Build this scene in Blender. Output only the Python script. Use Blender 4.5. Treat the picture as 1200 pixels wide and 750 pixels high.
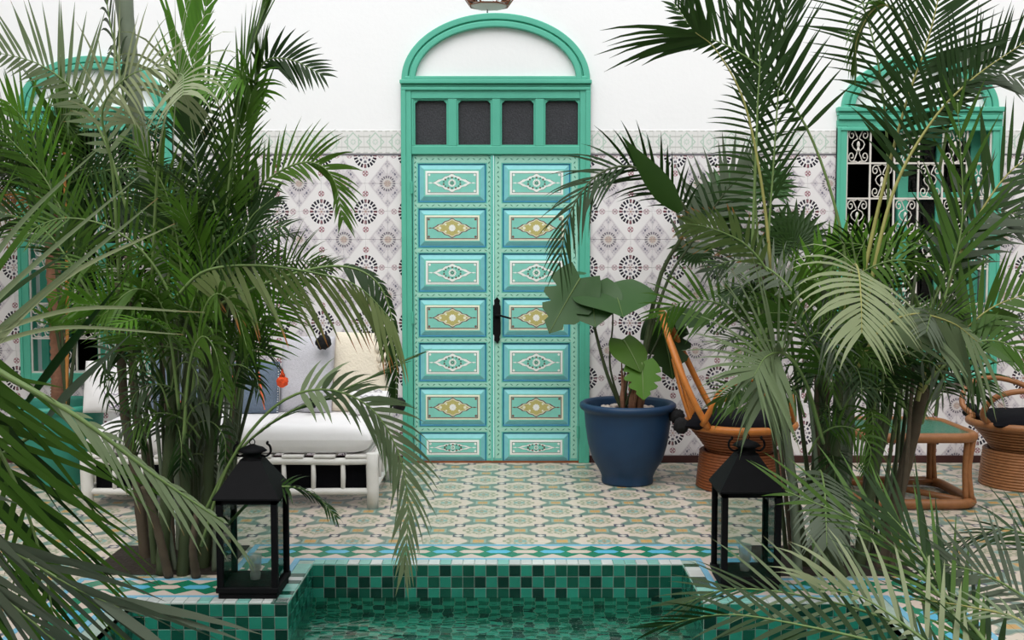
import bpy, bmesh, math, random
from mathutils import Vector, Matrix
random.seed(7)
for _o in list(bpy.data.objects): bpy.data.objects.remove(_o)
SC = bpy.context.scene
COL = SC.collection
PI = math.pi
# ------------------------------------------------------------------ camera, sky, exposure
FPX, CAMD, CAMH, PITCH = 1300.0, 8.0, 1.55, 0.0638
cam_d = bpy.data.cameras.new('camera'); cam = bpy.data.objects.new('camera', cam_d); COL.objects.link(cam)
SC.cycles.transparent_max_bounces = 32
cam_d.sensor_width = 36.0; cam_d.lens = FPX / 1200.0 * 36.0; cam_d.clip_end = 200
cam.location = (0, -CAMD, CAMH); cam.rotation_euler = (PI / 2 - PITCH, 0, 0)
SC.camera = cam
world = bpy.data.worlds.new('sky'); SC.world = world; world.use_nodes = True
_bg = world.node_tree.nodes['Background']
_bg.inputs[0].default_value = (0.93, 0.97, 1.0, 1); _bg.inputs[1].default_value = 1.15
sun_d = bpy.data.lights.new('sun', 'SUN'); sun = bpy.data.objects.new('sun', sun_d); COL.objects.link(sun)
sun_d.energy = 1.3; sun_d.angle = math.radians(50); sun_d.color = (1.0, 0.97, 0.92)
sun.rotation_euler = (math.radians(38), math.radians(-8), 0)
vs = SC.view_settings
vs.view_transform = 'Standard'; vs.look = 'None'; vs.exposure = 0.62; vs.gamma = 1.0; vs.use_curve_mapping = False

# ------------------------------------------------------------------ projection helpers
_R = Matrix.Rotation(PI / 2 - PITCH, 3, 'X')
def ray(u, v):
    return _R @ Vector(((u - 600) / FPX, -(v - 375) / FPX, -1.0))
def P(u, v, d):                       # point seen at pixel (u,v), d metres (along Y) from the camera
    r = ray(u, v); k = d / r.y
    return Vector((r.x * k, -CAMD + d, CAMH + r.z * k))
def W(u, v):                          # on the back wall plane
    p = P(u, v, CAMD); return p.x, p.z
def G(u, v, z=0.0):                   # on the ground
    r = ray(u, v); k = (z - CAMH) / r.z
    return Vector((r.x * k, -CAMD + r.y * k, z))
def px_of(p):
    q = _R.transposed() @ (Vector(p) - Vector((0, -CAMD, CAMH)))
    if q.z > -0.05: return None
    return 600 + FPX * q.x / -q.z, 375 - FPX * q.y / -q.z

# ------------------------------------------------------------------ node expressions
class E:
    def __init__(s, nt, sock): s.nt, s.k = nt, sock
    def _m(s, op, *a):
        n = s.nt.nodes.new('ShaderNodeMath'); n.operation = op
        for i, x in enumerate((s,) + a):
            if isinstance(x, E): s.nt.links.new(x.k, n.inputs[i])
            else: n.inputs[i].default_value = x
        return E(s.nt, n.outputs[0])
    def __add__(s, o): return s._m('ADD', o)
    __radd__ = __add__
    def __sub__(s, o): return s._m('SUBTRACT', o)
    def __rsub__(s, o): return (s * -1.0) + o
    def __mul__(s, o): return s._m('MULTIPLY', o)
    __rmul__ = __mul__
    def __truediv__(s, o): return s._m('DIVIDE', o)
    def lt(s, o): return s._m('LESS_THAN', o)
    def gt(s, o): return s._m('GREATER_THAN', o)
    def abs(s): return s._m('ABSOLUTE')
    def sqrt(s): return s._m('SQRT')
    def floor(s): return s._m('FLOOR')
    def rnd(s): return s._m('ROUND')
    def cos(s): return s._m('COSINE')
    def mod(s, o): return s._m('FLOORED_MODULO', o)
    def mn(s, o): return s._m('MINIMUM', o)
    def mx(s, o): return s._m('MAXIMUM', o)
    def atan2(s, o): return s._m('ARCTAN2', o)
def hyp(a, b): return (a * a + b * b).sqrt()
def band(x, lo, hi): return x.gt(lo) * x.lt(hi)
def cmix(nt, fac, c0, c1):
    n = nt.nodes.new('ShaderNodeMix'); n.data_type = 'RGBA'
    if isinstance(fac, E): nt.links.new(fac.k, n.inputs[0])
    else: n.inputs[0].default_value = fac
    for i, c in ((6, c0), (7, c1)):
        if isinstance(c, tuple): n.inputs[i].default_value = (c[0], c[1], c[2], 1)
        else: nt.links.new(c, n.inputs[i])
    return n.outputs[2]
def posxyz(nt, kind='Position'):
    if kind == 'Position': o = nt.nodes.new('ShaderNodeNewGeometry').outputs['Position']
    else: o = nt.nodes.new('ShaderNodeTexCoord').outputs['Object']
    s = nt.nodes.new('ShaderNodeSeparateXYZ'); nt.links.new(o, s.inputs[0])
    return tuple(E(nt, s.outputs[i]) for i in range(3))
def noise(nt, scale, detail=3, src=None):
    n = nt.nodes.new('ShaderNodeTexNoise'); n.inputs['Scale'].default_value = scale; n.inputs['Detail'].default_value = detail
    if src is None: src = nt.nodes.new('ShaderNodeNewGeometry').outputs['Position']
    nt.links.new(src, n.inputs['Vector'])
    return E(nt, n.outputs[0])
M = {}
def newmat(name, rough=0.6, spec=0.4):
    m = bpy.data.materials.new(name); m.use_nodes = True; M[name] = m
    nt = m.node_tree; b = nt.nodes['Principled BSDF']
    b.inputs['Roughness'].default_value = rough; b.inputs['Specular IOR Level'].default_value = spec
    return m, nt, b
def bump(nt, b, h, strength=0.3, dist=0.01):
    n = nt.nodes.new('ShaderNodeBump'); n.inputs['Strength'].default_value = strength; n.inputs['Distance'].default_value = dist
    nt.links.new(h.k, n.inputs['Height']); nt.links.new(n.outputs[0], b.inputs['Normal'])
def mat(name, c, rough=0.6, var=0.15, scale=12.0, bmp=0.0, bscale=60.0, metal=0.0, spec=0.4, objvar=0.0):
    m, nt, b = newmat(name, rough, spec)
    b.inputs['Metallic'].default_value = metal
    f = noise(nt, scale)
    lo = tuple(x * (1 - var) for x in c); hi = tuple(min(1, x * (1 + var)) for x in c)
    col = cmix(nt, f, lo, hi)
    if objvar:
        r = E(nt, nt.nodes.new('ShaderNodeObjectInfo').outputs['Random'])
        col = cmix(nt, r * objvar, col, tuple(x * 0.35 for x in c))
    nt.links.new(col, b.inputs['Base Color'])
    if bmp: bump(nt, b, noise(nt, bscale, 4), bmp)
    return m

mat('plaster_dim', (0.40, 0.37, 0.34), 0.85, 0.05, 1.5, 0.12, 30)  # darkened plaster for the unseen walls, cuts bounced fill light
mat('plaster', (0.86, 0.855, 0.87), 0.85, 0.03, 1.5, 0.12, 30)
mat('frame_green', (0.088, 0.425, 0.305), 0.5, 0.10, 5, 0.05, 40)
mat('door_turq', (0.14, 0.52, 0.43), 0.5, 0.16, 14, 0.05, 60)
mat('door_pale', (0.33, 0.63, 0.51), 0.55, 0.12, 30)
mat('door_sky', (0.20, 0.55, 0.57), 0.5, 0.12, 20)
mat('door_blue', (0.02, 0.20, 0.34), 0.5, 0.15, 20)
mat('door_field', (0.21, 0.57, 0.48), 0.5, 0.10, 20)
mat('paint_white', (0.82, 0.83, 0.80), 0.55, 0.05, 30)
mat('paint_cream', (0.75, 0.76, 0.60), 0.55, 0.08, 30)
mat('paint_brown', (0.17, 0.085, 0.07), 0.6, 0.2, 40)
mat('paint_gold', (0.47, 0.42, 0.15), 0.55, 0.15, 60)
mat('paint_leaf', (0.04, 0.22, 0.15), 0.6, 0.2, 60)
mat('iron_black', (0.004, 0.004, 0.005), 0.7, 0.3, 30, 0.06, 80, 0, 0.12)
mat('grille_white', (0.66, 0.62, 0.58), 0.5, 0.08, 30)
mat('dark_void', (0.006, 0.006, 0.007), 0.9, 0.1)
mat('grout', (0.50, 0.47, 0.43), 0.85, 0.15, 30)
mat('grout_pool', (0.30, 0.38, 0.33), 0.8, 0.2, 30)
mat('soil', (0.022, 0.016, 0.011), 0.95, 0.5, 40, 0.8, 50)
mat('pebble', (0.62, 0.52, 0.47), 0.7, 0.2, 30, 0, 0, 0, 0.4, 0.3)
mat('baseboard_red', (0.045, 0.013, 0.012), 0.5, 0.2)
mat('pot_blue', (0.006, 0.033, 0.085), 0.5, 0.25, 9, 0.08, 30)
mat('pot_teal', (0.035, 0.27, 0.20), 0.45, 0.2, 9, 0.08, 30)
mat('white_wood', (0.74, 0.72, 0.69), 0.6, 0.08, 14, 0.12, 40)
mat('white_cloth', (0.80, 0.78, 0.79), 0.9, 0.03, 6, 0.12, 25)
mat('cream_cloth', (0.74, 0.66, 0.54), 0.95, 0.08, 9, 0.5, 70)
mat('grey_cloth', (0.52, 0.51, 0.55), 0.95, 0.15, 70, 0.3, 160)
mat('denim_cloth', (0.13, 0.17, 0.23), 0.95, 0.3, 90, 0.3, 160)
mat('orange_yarn', (0.78, 0.085, 0.02), 0.9, 0.2, 80, 0.5, 200)
mat('orange_trim', (0.75, 0.16, 0.07), 0.9, 0.2, 80)
mat('purple_print', (0.30, 0.22, 0.36), 0.9, 0.2, 60)
mat('black_yarn', (0.007, 0.007, 0.008), 0.95, 0.3, 80, 0.5, 160)
mat('black_cushion', (0.006, 0.006, 0.008), 0.95, 0.3, 20, 0.2, 60, 0, 0.1)
mat('rattan', (0.46, 0.15, 0.025), 0.42, 0.25, 25, 0.15, 90)
mat('rattan_dark', (0.22, 0.065, 0.02), 0.5, 0.3, 25, 0.2, 90)
mat('rattan_tan', (0.27, 0.11, 0.04), 0.45, 0.3, 22, 0.15, 90)
mat('stem_green', (0.055, 0.075, 0.032), 0.5, 0.4, 9, 0.1, 30, 0, 0.3, 0.5)
mat('stem_pale', (0.14, 0.17, 0.115), 0.5, 0.3, 9, 0.1, 30)
mat('stem_brown', (0.075, 0.055, 0.035), 0.8, 0.4, 14, 0.3, 40)
mat('trunk_fibre', (0.27, 0.13, 0.08), 0.9, 0.4, 25, 0.6, 60)
mat('rachis_yellow', (0.28, 0.27, 0.08), 0.5, 0.2, 9)
mat('rachis_green', (0.13, 0.20, 0.06), 0.5, 0.25, 9)
mat('dry_orange', (0.48, 0.20, 0.05), 0.8, 0.3, 20)
mat('candle_wax', (0.7, 0.68, 0.62), 0.6, 0.05)
mat('tile_dark', (0.003, 0.030, 0.021), 0.16, 0.4, 8, 0.02, 30, 0, 0.5)
mat('tile_mid', (0.006, 0.078, 0.050), 0.16, 0.3, 8, 0.02, 30, 0, 0.5, 0.35)
mat('tile_teal', (0.022, 0.225, 0.158), 0.16, 0.25, 8, 0.02, 30, 0, 0.5, 0.3)
mat('tile_glare', (0.62, 0.66, 0.64), 0.2, 0.15, 12, 0.06, 40, 0, 0.6, 0.35)  # rim tiles whitened: glare of the sky put into their colour
mat('tile_aqua', (0.20, 0.46, 0.40), 0.2, 0.2, 12, 0.06, 40, 0, 0.6)
mat('tile_skyblue', (0.17, 0.42, 0.58), 0.25, 0.12, 12, 0.03, 40)
mat('glass_green', (0.035, 0.085, 0.055), 0.15, 0.1, 3, 0, 0, 0, 0.3)

def leafmat(name, c, c2, tipc=(0.30, 0.13, 0.04), tip0=2.0, rough=0.45, trans=0.25):
    m, nt, b = newmat(name, rough, 0.22)
    r = E(nt, nt.nodes.new('ShaderNodeObjectInfo').outputs['Random'])
    f = noise(nt, 7.0)
    col = cmix(nt, (r * 0.6 + f * 0.5).mn(1.0), c, c2)
    a = nt.nodes.new('ShaderNodeAttribute'); a.attribute_name = 'tip'
    t = E(nt, a.outputs['Fac'])
    if tip0 < 1.5:
        k = ((t + f * 0.5 - 0.25 - tip0) / 0.12).mx(0.0).mn(1.0)
        col = cmix(nt, k, col, tipc)
    nt.links.new(col, b.inputs['Base Color'])
    tr = nt.nodes.new('ShaderNodeBsdfTranslucent'); nt.links.new(col, tr.inputs[0])
    mx = nt.nodes.new('ShaderNodeMixShader'); mx.inputs[0].default_value = trans
    nt.links.new(b.outputs[0], mx.inputs[1]); nt.links.new(tr.outputs[0], mx.inputs[2])
    nt.links.new(mx.outputs[0], nt.nodes['Material Output'].inputs[0])
leafmat('leaf_dark', (0.009, 0.028, 0.005), (0.024, 0.060, 0.009), trans=0.18)
leafmat('leaf_mid', (0.034, 0.090, 0.010), (0.072, 0.145, 0.020), trans=0.3)
leafmat('leaf_bright', (0.050, 0.150, 0.010), (0.095, 0.215, 0.022), trans=0.35)
leafmat('leaf_sage', (0.118, 0.165, 0.080), (0.190, 0.240, 0.130), tip0=0.97)
leafmat('leaf_pale', (0.200, 0.245, 0.120), (0.265, 0.300, 0.165), tip0=0.95)
leafmat('leaf_burnt', (0.086, 0.137, 0.036), (0.137, 0.173, 0.061), (0.36, 0.13, 0.04), 0.80)
leafmat('leaf_dry', (0.216, 0.166, 0.094), (0.274, 0.194, 0.115), tip0=0.6)
leafmat('leaf_broad', (0.025, 0.076, 0.018), (0.050, 0.115, 0.032), rough=0.32, trans=0.15)
leafmat('leaf_grey', (0.072, 0.097, 0.061), (0.108, 0.133, 0.090))

# glass
def glassmat(name, c, rough=0.02, ior=1.45, amount=0.9):
    m, nt, b = newmat(name, rough, 0.5)
    tr = nt.nodes.new('ShaderNodeBsdfTransparent'); tr.inputs[0].default_value = (*c, 1)
    gl = nt.nodes.new('ShaderNodeBsdfGlossy'); gl.inputs['Roughness'].default_value = rough
    fr = nt.nodes.new('ShaderNodeFresnel'); fr.inputs[0].default_value = ior
    mx = nt.nodes.new('ShaderNodeMixShader'); nt.links.new(fr.outputs[0], mx.inputs[0])
    nt.links.new(tr.outputs[0], mx.inputs[1]); nt.links.new(gl.outputs[0], mx.inputs[2])
    nt.links.new(mx.outputs[0], nt.nodes['Material Output'].inputs[0])
glassmat('glass_clear', (0.93, 0.96, 0.95))
glassmat('glass_window', (0.22, 0.26, 0.30))
m, nt, b = newmat('glass_frost', 0.1, 0.6)
b.inputs['Base Color'].default_value = (.75, .78, .77, 1)
tr = nt.nodes.new('ShaderNodeBsdfTransparent'); mx = nt.nodes.new('ShaderNodeMixShader'); mx.inputs[0].default_value = .55
nt.links.new(b.outputs[0], mx.inputs[1]); nt.links.new(tr.outputs[0], mx.inputs[2]); nt.links.new(mx.outputs[0], nt.nodes['Material Output'].inputs[0])
# dark textured glass in the fanlight: granular pattern
m, nt, b = newmat('glass_grain', 0.35, 0.5)
f = noise(nt, 95, 3); g2 = noise(nt, 9, 2)
nt.links.new(cmix(nt, (f * 1.5 - 0.35 + (g2 - 0.5) * 0.3).mx(0.0).mn(1.0), (0.008, 0.009, 0.012), (0.055, 0.055, 0.066)), b.inputs['Base Color'])
bump(nt, b, f, 0.4, 0.004)
# water
m, nt, b = newmat('water', 0.0, 0.5)
b.inputs['Transmission Weight'].default_value = 1.0; b.inputs['IOR'].default_value = 1.33
b.inputs['Base Color'].default_value = (0.68, 0.97, 0.86, 1)
x, y, z = posxyz(nt)
mp = nt.nodes.new('ShaderNodeCombineXYZ'); nt.links.new((x * 1.0).k, mp.inputs[0]); nt.links.new((y * 1.7).k, mp.inputs[1])
bump(nt, b, noise(nt, 5.5, 2, mp.outputs[0]), 0.55, 0.03)

# pool mosaic under the water line
m, nt, b = newmat('pool_mosaic', 0.3, 0.4)
x, y, z = posxyz(nt); S = 0.0571
cx, cy, cz = (x / S).floor(), (y / S).floor(), ((z + 0.001) / S).floor()
par = (cx + cy + cz).mod(2.0)
wn = nt.nodes.new('ShaderNodeTexWhiteNoise'); wn.noise_dimensions = '3D'
cb = nt.nodes.new('ShaderNodeCombineXYZ')
for i, q in enumerate((cx, cy, cz)): nt.links.new(q.k, cb.inputs[i])
nt.links.new(cb.outputs[0], wn.inputs['Vector'])
rv = E(nt, wn.outputs['Value'])
c = cmix(nt, par, (0.010, 0.13, 0.085), (0.05, 0.34, 0.25))
c = cmix(nt, rv.gt(0.86), c, (0.005, 0.04, 0.03))
gx = (x / S).mod(1.0); gy = (y / S).mod(1.0)
c = cmix(nt, (gx.lt(0.06) + gy.lt(0.06)).mn(1.0), c, (0.18, 0.30, 0.24))
nt.links.new(c, b.inputs['Base Color'])

# ---- printed wall tile: wheels and lavender diamonds
TW, TH = 0.1585, 0.2003
TX0, TZ0 = W(738.5, 313.5)
m, nt, b = newmat('wall_tile', 0.22, 0.5)
x, y, z = posxyz(nt)
def cell(off):
    a = ((x - TX0) / (2 * TW) + off).mod(1.0) - 0.5      # off .5 -> wheel at 0
    c_ = ((z - TZ0) / (2 * TH) + off).mod(1.0) - 0.5
    return a * (2 * TW), c_ * (2 * TH)
WHITE = (0.74, 0.70, 0.715); LAV = (0.60, 0.555, 0.585); BLK = (0.025, 0.022, 0.035); RED = (0.20, 0.035, 0.055); GRY = (0.25, 0.235, 0.29)
BEI = (0.55, 0.43, 0.36)
ax, az = cell(0.5)
bx, bz = cell(0.0)
col = cmix(nt, noise(nt, 3), (0.75, 0.72, 0.73), (0.80, 0.77, 0.78))
dia = (bx.abs() / TW + bz.abs() / TH)
col = cmix(nt, dia.lt(0.86), col, LAV)
# marks inside the diamond
dr = hyp(bx, bz); dang = bz.atan2(bx)
spk = (dang * 8.0).cos()
m1 = band(dia, 0.52, 0.80) * ((bx * 240.0).cos() * (bz * 200.0).cos()).gt(0.30)
col = cmix(nt, m1, col, (0.33, 0.31, 0.37))
col = cmix(nt, band((bx.abs() / TW - bz.abs() / TH).abs(), 0.30, 0.52) * dia.lt(0.80) * dia.gt(0.40), col, (0.70, 0.66, 0.68))
col = cmix(nt, ((bx.abs() - bz.abs() * 0.8).abs().lt(0.010)) * band(dia, 0.62, 0.72), col, (0.16, 0.15, 0.2))
col = cmix(nt, band(dia, 0.86, 0.90), col, (0.72, 0.68, 0.70))
col = cmix(nt, dr.lt(0.056), col, (0.60, 0.56, 0.56))
col = cmix(nt, band(dr, 0.038, 0.056) * (dang * 18.0).cos().gt(-0.35), col, (0.17, 0.15, 0.19))
col = cmix(nt, dr.lt(0.024), col, BEI)
col = cmix(nt, band(dr, 0.007, 0.024) * (dang * 8.0).cos().gt(0.3), col, (0.36, 0.30, 0.33))
# wheel
wr = hyp(ax, az * 0.93); wang = az.atan2(ax)
col = cmix(nt, band(wr, 0.057, 0.083) * (wang * 20.0).cos().gt(-0.45), col, BLK)
col = cmix(nt, band(wr, 0.060, 0.081) * (wang * 20.0).cos().gt(-0.45) * (wang * 4.0 + 0.4).cos().gt(0.8), col, RED)
col = cmix(nt, band(wr, 0.034, 0.049) * (wang * 8.0).cos().gt(-0.1), col, (0.05, 0.045, 0.08))
col = cmix(nt, band(wr, 0.012, 0.026) * (wang * 6.0).cos().gt(-0.1), col, (0.42, 0.33, 0.36))
col = cmix(nt, wr.lt(0.008), col, (0.45, 0.25, 0.2))
# red rosettes between the wheels
for (qx, qz) in ((0.0, 0.128), (0.0, -0.128), (0.113, 0.0), (-0.113, 0.0)):
    rx, rz = ax - qx, az - qz
    rr = hyp(rx, rz)
    k = rr.lt(0.021) * ((rx * 260.0).cos() * (rz * 260.0).cos()).gt(-0.25)
    col = cmix(nt, k, col, (0.33, 0.15, 0.18) if qx == 0 else (0.46, 0.34, 0.37))
nt.links.new(col, b.inputs['Base Color'])
# ---- frieze
m, nt, b = newmat('frieze_tile', 0.25, 0.5)
x, y, z = posxyz(nt)
fx = ((x - TX0) / 0.159).mod(1.0) - 0.5; fz = (z - 2.315) / 0.17
col = cmix(nt, noise(nt, 3), (0.70, 0.69, 0.68), (0.76, 0.75, 0.74))
r = hyp(fx, fz)
GRN = (0.47, 0.57, 0.50); GY2 = (0.54, 0.54, 0.52)
col = cmix(nt, ((fx.abs() + fz.abs() - 0.38).abs()).lt(0.035), col, GRN)
col = cmix(nt, ((fx.abs() - 0.25).abs()).lt(0.03) * fz.abs().lt(0.3), col, GRN)
col = cmix(nt, ((fz.abs() - 0.22).abs()).lt(0.03) * fx.abs().gt(0.22), col, GY2)
col = cmix(nt, band(r, 0.05, 0.13) * (fz.atan2(fx) * 8.0).cos().gt(0.0), col, GRN)
col = cmix(nt, ((fz.abs() - 0.45).abs()).lt(0.03) * ((x * 120.0).cos()).gt(-0.3), col, GY2)
nt.links.new(col, b.inputs['Base Color'])
# ---- printed floor tile
FP = 0.447; FX0, FY0 = 0.044, -1.738
m, nt, b = newmat('floor_tile', 0.30, 0.45)
x, y, z = posxyz(nt)
s2 = 1 / FP
a = (x - FX0 + y - FY0) * s2; c_ = (x - FX0 - y + FY0) * s2
a = a - a.rnd(); c_ = c_ - c_.rnd()                     # -.5...5, rotated square lattice
lx, ly = (a + c_) * (FP * 0.5), (a - c_) * (FP * 0.5)
r = hyp(lx * 0.94, ly * 1.04); an = ly.atan2(lx)
CRE = (0.64, 0.55, 0.46)
col = cmix(nt, noise(nt, 5), (0.09, 0.19, 0.165), (0.165, 0.245, 0.20))
sc = (an * 8.0).cos() * 0.010
col = cmix(nt, r.lt(0.153 + sc), col, (0.30, 0.33, 0.25))
col = cmix(nt, r.lt(0.144 + sc), col, CRE)
lobe = (lx.abs() - 0.150).abs().lt(0.035) * ly.abs().lt(0.040)
k = band(r, 0.036, 0.088) * ((an * 8.0).cos() * (r * 150.0).cos()).gt(-0.15)
col = cmix(nt, k, col, (0.30, 0.32, 0.21))
col = cmix(nt, r.lt(0.034), col, (0.20, 0.37, 0.33))
col = cmix(nt, r.lt(0.012), col, (0.45, 0.28, 0.12))
ea, ec = a.abs() - 0.5, c_.abs() - 0.5                  # cell corner -> ochre squares
ex, ey = (ea.abs() + ec.abs()) * FP * 0.5, (ea.abs() - ec.abs()).abs() * FP * 0.5
col = cmix(nt, ex.lt(0.042), col, (0.27, 0.38, 0.32))
col = cmix(nt, ex.mx(ey).lt(0.030), col, (0.52, 0.31, 0.10))
for (pa, pc) in ((a, c_), (c_, a)):                     # edge midpoints: white stud between navy dots
    d1 = (pa.abs() - 0.5).abs() * FP * 0.707; d2 = pc.abs() * FP * 0.707
    col = cmix(nt, (d1 + d2).lt(0.042), col, (0.035, 0.045, 0.09))
    col = cmix(nt, (d1.mx(d2)).lt(0.016), col, (0.62, 0.58, 0.52))
nt.links.new(cmix(nt, noise(nt, 2.2), col, cmix(nt, 0.18, col, (0.30, 0.25, 0.20))), b.inputs['Base Color'])
# ---- border band of the pool: lozenges, along X or along Y
def bandmat(name, along, centre, width):
    m, nt, b = newmat(name, 0.25, 0.45)
    x, y, z = posxyz(nt)
    t, s = (x, y) if along == 'x' else (y, x)
    q = (s - centre) / width                           # -.5...5 across
    per = 0.138
    ph = (t / per).mod(1.0) - 0.5
    odd = (t / per).floor().mod(2.0)
    col = cmix(nt, noise(nt, 6), (0.006, 0.14, 0.075), (0.012, 0.21, 0.11))
    hexa = (ph.abs() * 0.75 + q.abs()).lt(0.355) * q.abs().lt(0.135)
    col = cmix(nt, hexa, col, cmix(nt, odd, (0.60, 0.49, 0.42), (0.10, 0.42, 0.62)))
    edge = (q.abs()).gt(0.22) * ((0.5 - q.abs()) / 0.30 - (1.0 - ph.abs() * 2.0)).lt(0.0)
    col = cmix(nt, edge, col, (0.60, 0.50, 0.44))
    nt.links.new(col, b.inputs['Base Color'])
bandmat('band_far', 'x', -2.39, 0.215)
bandmat('band_near', 'x', -2.99, 0.215)
bandmat('band_left', 'y', -1.865, 0.215)
bandmat('band_right', 'y', 1.775, 0.215)
bandmat('band_inl', 'y', -1.245, 0.255)
bandmat('band_inr', 'y', 1.10, 0.255)

# ------------------------------------------------------------------ mesh builder
ORG = {}
class MB:
    def __init__(s): s.v, s.f, s.m, s.a, s.sm = [], [], [], {}, False
    def add(s, vs, fs, mi=0):
        o = len(s.v); s.v += [Vector(p) for p in vs]
        for f in fs: s.f.append(tuple(i + o for i in f)); s.m.append(mi)
        return o
    def box(s, x0, x1, y0, y1, z0, z1, mi=0):
        s.add([(x0, y0, z0), (x1, y0, z0), (x1, y1, z0), (x0, y1, z0), (x0, y0, z1), (x1, y0, z1), (x1, y1, z1), (x0, y1, z1)],
              [(0, 3, 2, 1), (4, 5, 6, 7), (0, 1, 5, 4), (1, 2, 6, 5), (2, 3, 7, 6), (3, 0, 4, 7)], mi)
        return s
    def poly(s, pts, mi=0): s.add(pts, [tuple(range(len(pts)))], mi); return s
    def prism(s, pts, d, mi=0):                       # pts: closed loop of 3D points, extruded by d
        n = len(pts); d = Vector(d); q = [Vector(p) for p in pts]
        s.add(q + [p + d for p in q], [tuple(range(n))[::-1], tuple(range(n, 2 * n))] + [(i, (i + 1) % n, n + (i + 1) % n, n + i) for i in range(n)], mi)
        return s
    def tube(s, pts, r, n=7, closed=False, mi=0, caps=True, flat=1.0):
        pts = [Vector(p) for p in pts]; k = len(pts)
        rs = r if isinstance(r, (list, tuple)) else [r] * k
        up = Vector((0, 0, 1)); prev = None; vs = []
        for i, p in enumerate(pts):
            if closed: t = pts[(i + 1) % k] - pts[i - 1]
            else: t = pts[min(i + 1, k - 1)] - pts[max(i - 1, 0)]
            t = t.normalized() if t.length > 1e-9 else Vector((0, 0, 1))
            if prev is None:
                q = Vector((0, -1, 0)) if abs(t.y) < 0.9 else Vector((1, 0, 0))
                a = (q - t * q.dot(t)).normalized()
            else:
                a = prev - t * prev.dot(t); a = a.normalized() if a.length > 1e-6 else prev
            prev = a; b = t.cross(a)
            for j in range(n):
                th = 2 * PI * j / n
                vs.append(p + (a * math.cos(th) * flat + b * math.sin(th)) * rs[i])
        fs = []
        for i in range(k if closed else k - 1):
            for j in range(n):
                i2 = (i + 1) % k
                fs.append((i * n + j, i * n + (j + 1) % n, i2 * n + (j + 1) % n, i2 * n + j))
        if caps and not closed:
            fs.append(tuple(range(n))[::-1]); fs.append(tuple(range((k - 1) * n, k * n)))
        s.add(vs, fs, mi); return s
    def lathe(s, prof, c=(0, 0, 0), n=40, mi=0):        # prof: (r, z)
        vs = []; k = len(prof)
        for r, z in prof:
            for j in range(n):
                th = 2 * PI * j / n
                vs.append((c[0] + r * math.cos(th), c[1] + r * math.sin(th), c[2] + z))
        fs = [(i * n + j, i * n + (j + 1) % n, (i + 1) * n + (j + 1) % n, (i + 1) * n + j) for i in range(k - 1) for j in range(n)]
        s.add(vs, fs, mi); return s
    def mesh(s, name, mats, off=Vector((0, 0, 0)), smooth=None):
        me = bpy.data.meshes.new(name)
        me.from_pydata([tuple(p - off) for p in s.v], [], s.f)
        for q in mats: me.materials.append(M[q])
        me.polygons.foreach_set('material_index', s.m)
        if smooth if smooth is not None else s.sm: me.polygons.foreach_set('use_smooth', [True] * len(s.f))
        if s.a:
            at = me.attributes.new('tip', 'FLOAT', 'POINT')
            at.data.foreach_set('value', [s.a.get(i, 0.0) for i in range(len(s.v))])
        me.update(); return me
    def build(s, name, mats, parent=None, smooth=None, kind=None):
        if isinstance(mats, str): mats = [mats]
        off = ORG[parent.name] if parent is not None else Vector((0, 0, 0))
        o = bpy.data.objects.new(name, s.mesh(name, mats, off, smooth)); COL.objects.link(o)
        if parent is not None: o.parent = parent
        ORG[o.name] = off
        if kind: o['kind'] = kind
        return o
def tag(o, label, cat=None, group=None, kind=None):
    o['label'] = label
    if cat: o['category'] = cat
    if group: o['group'] = group
    if kind: o['kind'] = kind
    return o
def thing(name, loc, label=None, cat=None, group=None, kind=None):
    o = bpy.data.objects.new(name, None); COL.objects.link(o); o.location = loc; o.empty_display_size = 0.1
    ORG[o.name] = Vector(loc)
    if label: o['label'] = label
    if cat: o['category'] = cat
    if group: o['group'] = group
    if kind: o['kind'] = kind
    return o
def put(me, name, parent, loc, kind=None):              # one more object on shared mesh data
    o = bpy.data.objects.new(name, me); COL.objects.link(o)
    o.parent = parent; o.location = Vector(loc) - ORG[parent.name]; ORG[o.name] = Vector(loc)
    if kind: o['kind'] = kind
    return o
def copy_tree(o, parent=None):
    c = o.copy(); COL.objects.link(c); c.parent = parent
    for ch in [k for k in bpy.data.objects if k.parent == o]: copy_tree(ch, c)
    return c
def spline(pts, n=24):
    pts = [Vector(p) for p in pts]
    if len(pts) == 2: return [pts[0].lerp(pts[1], i / n) for i in range(n + 1)]
    q = [pts[0] * 2 - pts[1]] + pts + [pts[-1] * 2 - pts[-2]]
    out = []; k = len(pts) - 1
    for i in range(n + 1):
        t = i / n * k; j = min(int(t), k - 1); f = t - j
        a, b, c, d = q[j:j + 4]
        out.append(0.5 * (2 * b + (c - a) * f + (2 * a - 5 * b + 4 * c - d) * f * f + (3 * b - a - 3 * c + d) * f ** 3))
    return out
def tile_mesh(name, mat_, w, h, axis, t=0.004, bev=0.0015):   # low truncated slab centred on the origin, facing -Y ('y'), +Z ('z'), +-X
    b = MB(); w, h = w / 2, h / 2
    o = [(-w, -h), (w, -h), (w, h), (-w, h)]; i_ = [(-w + bev, -h + bev), (w - bev, -h + bev), (w - bev, h - bev), (-w + bev, h - bev)]
    def m3(p, k):
        if axis == 'y': return (p[0], -k, p[1])
        if axis == 'z': return (p[0], p[1], k)
        if axis == '+x': return (k, p[0], p[1])
        return (-k, p[0], p[1])
    vs = [m3(p, 0) for p in o] + [m3(p, t - bev) for p in o] + [m3(p, t) for p in i_]
    fs = [(8, 9, 10, 11)] + [(j, (j + 1) % 4, 4 + (j + 1) % 4, 4 + j) for j in range(4)] + [(4 + j, 4 + (j + 1) % 4, 8 + (j + 1) % 4, 8 + j) for j in range(4)]
    if axis == '-x': fs = [f[::-1] for f in fs]
    b.add(vs, fs)
    return b.mesh(name, [mat_])

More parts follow.
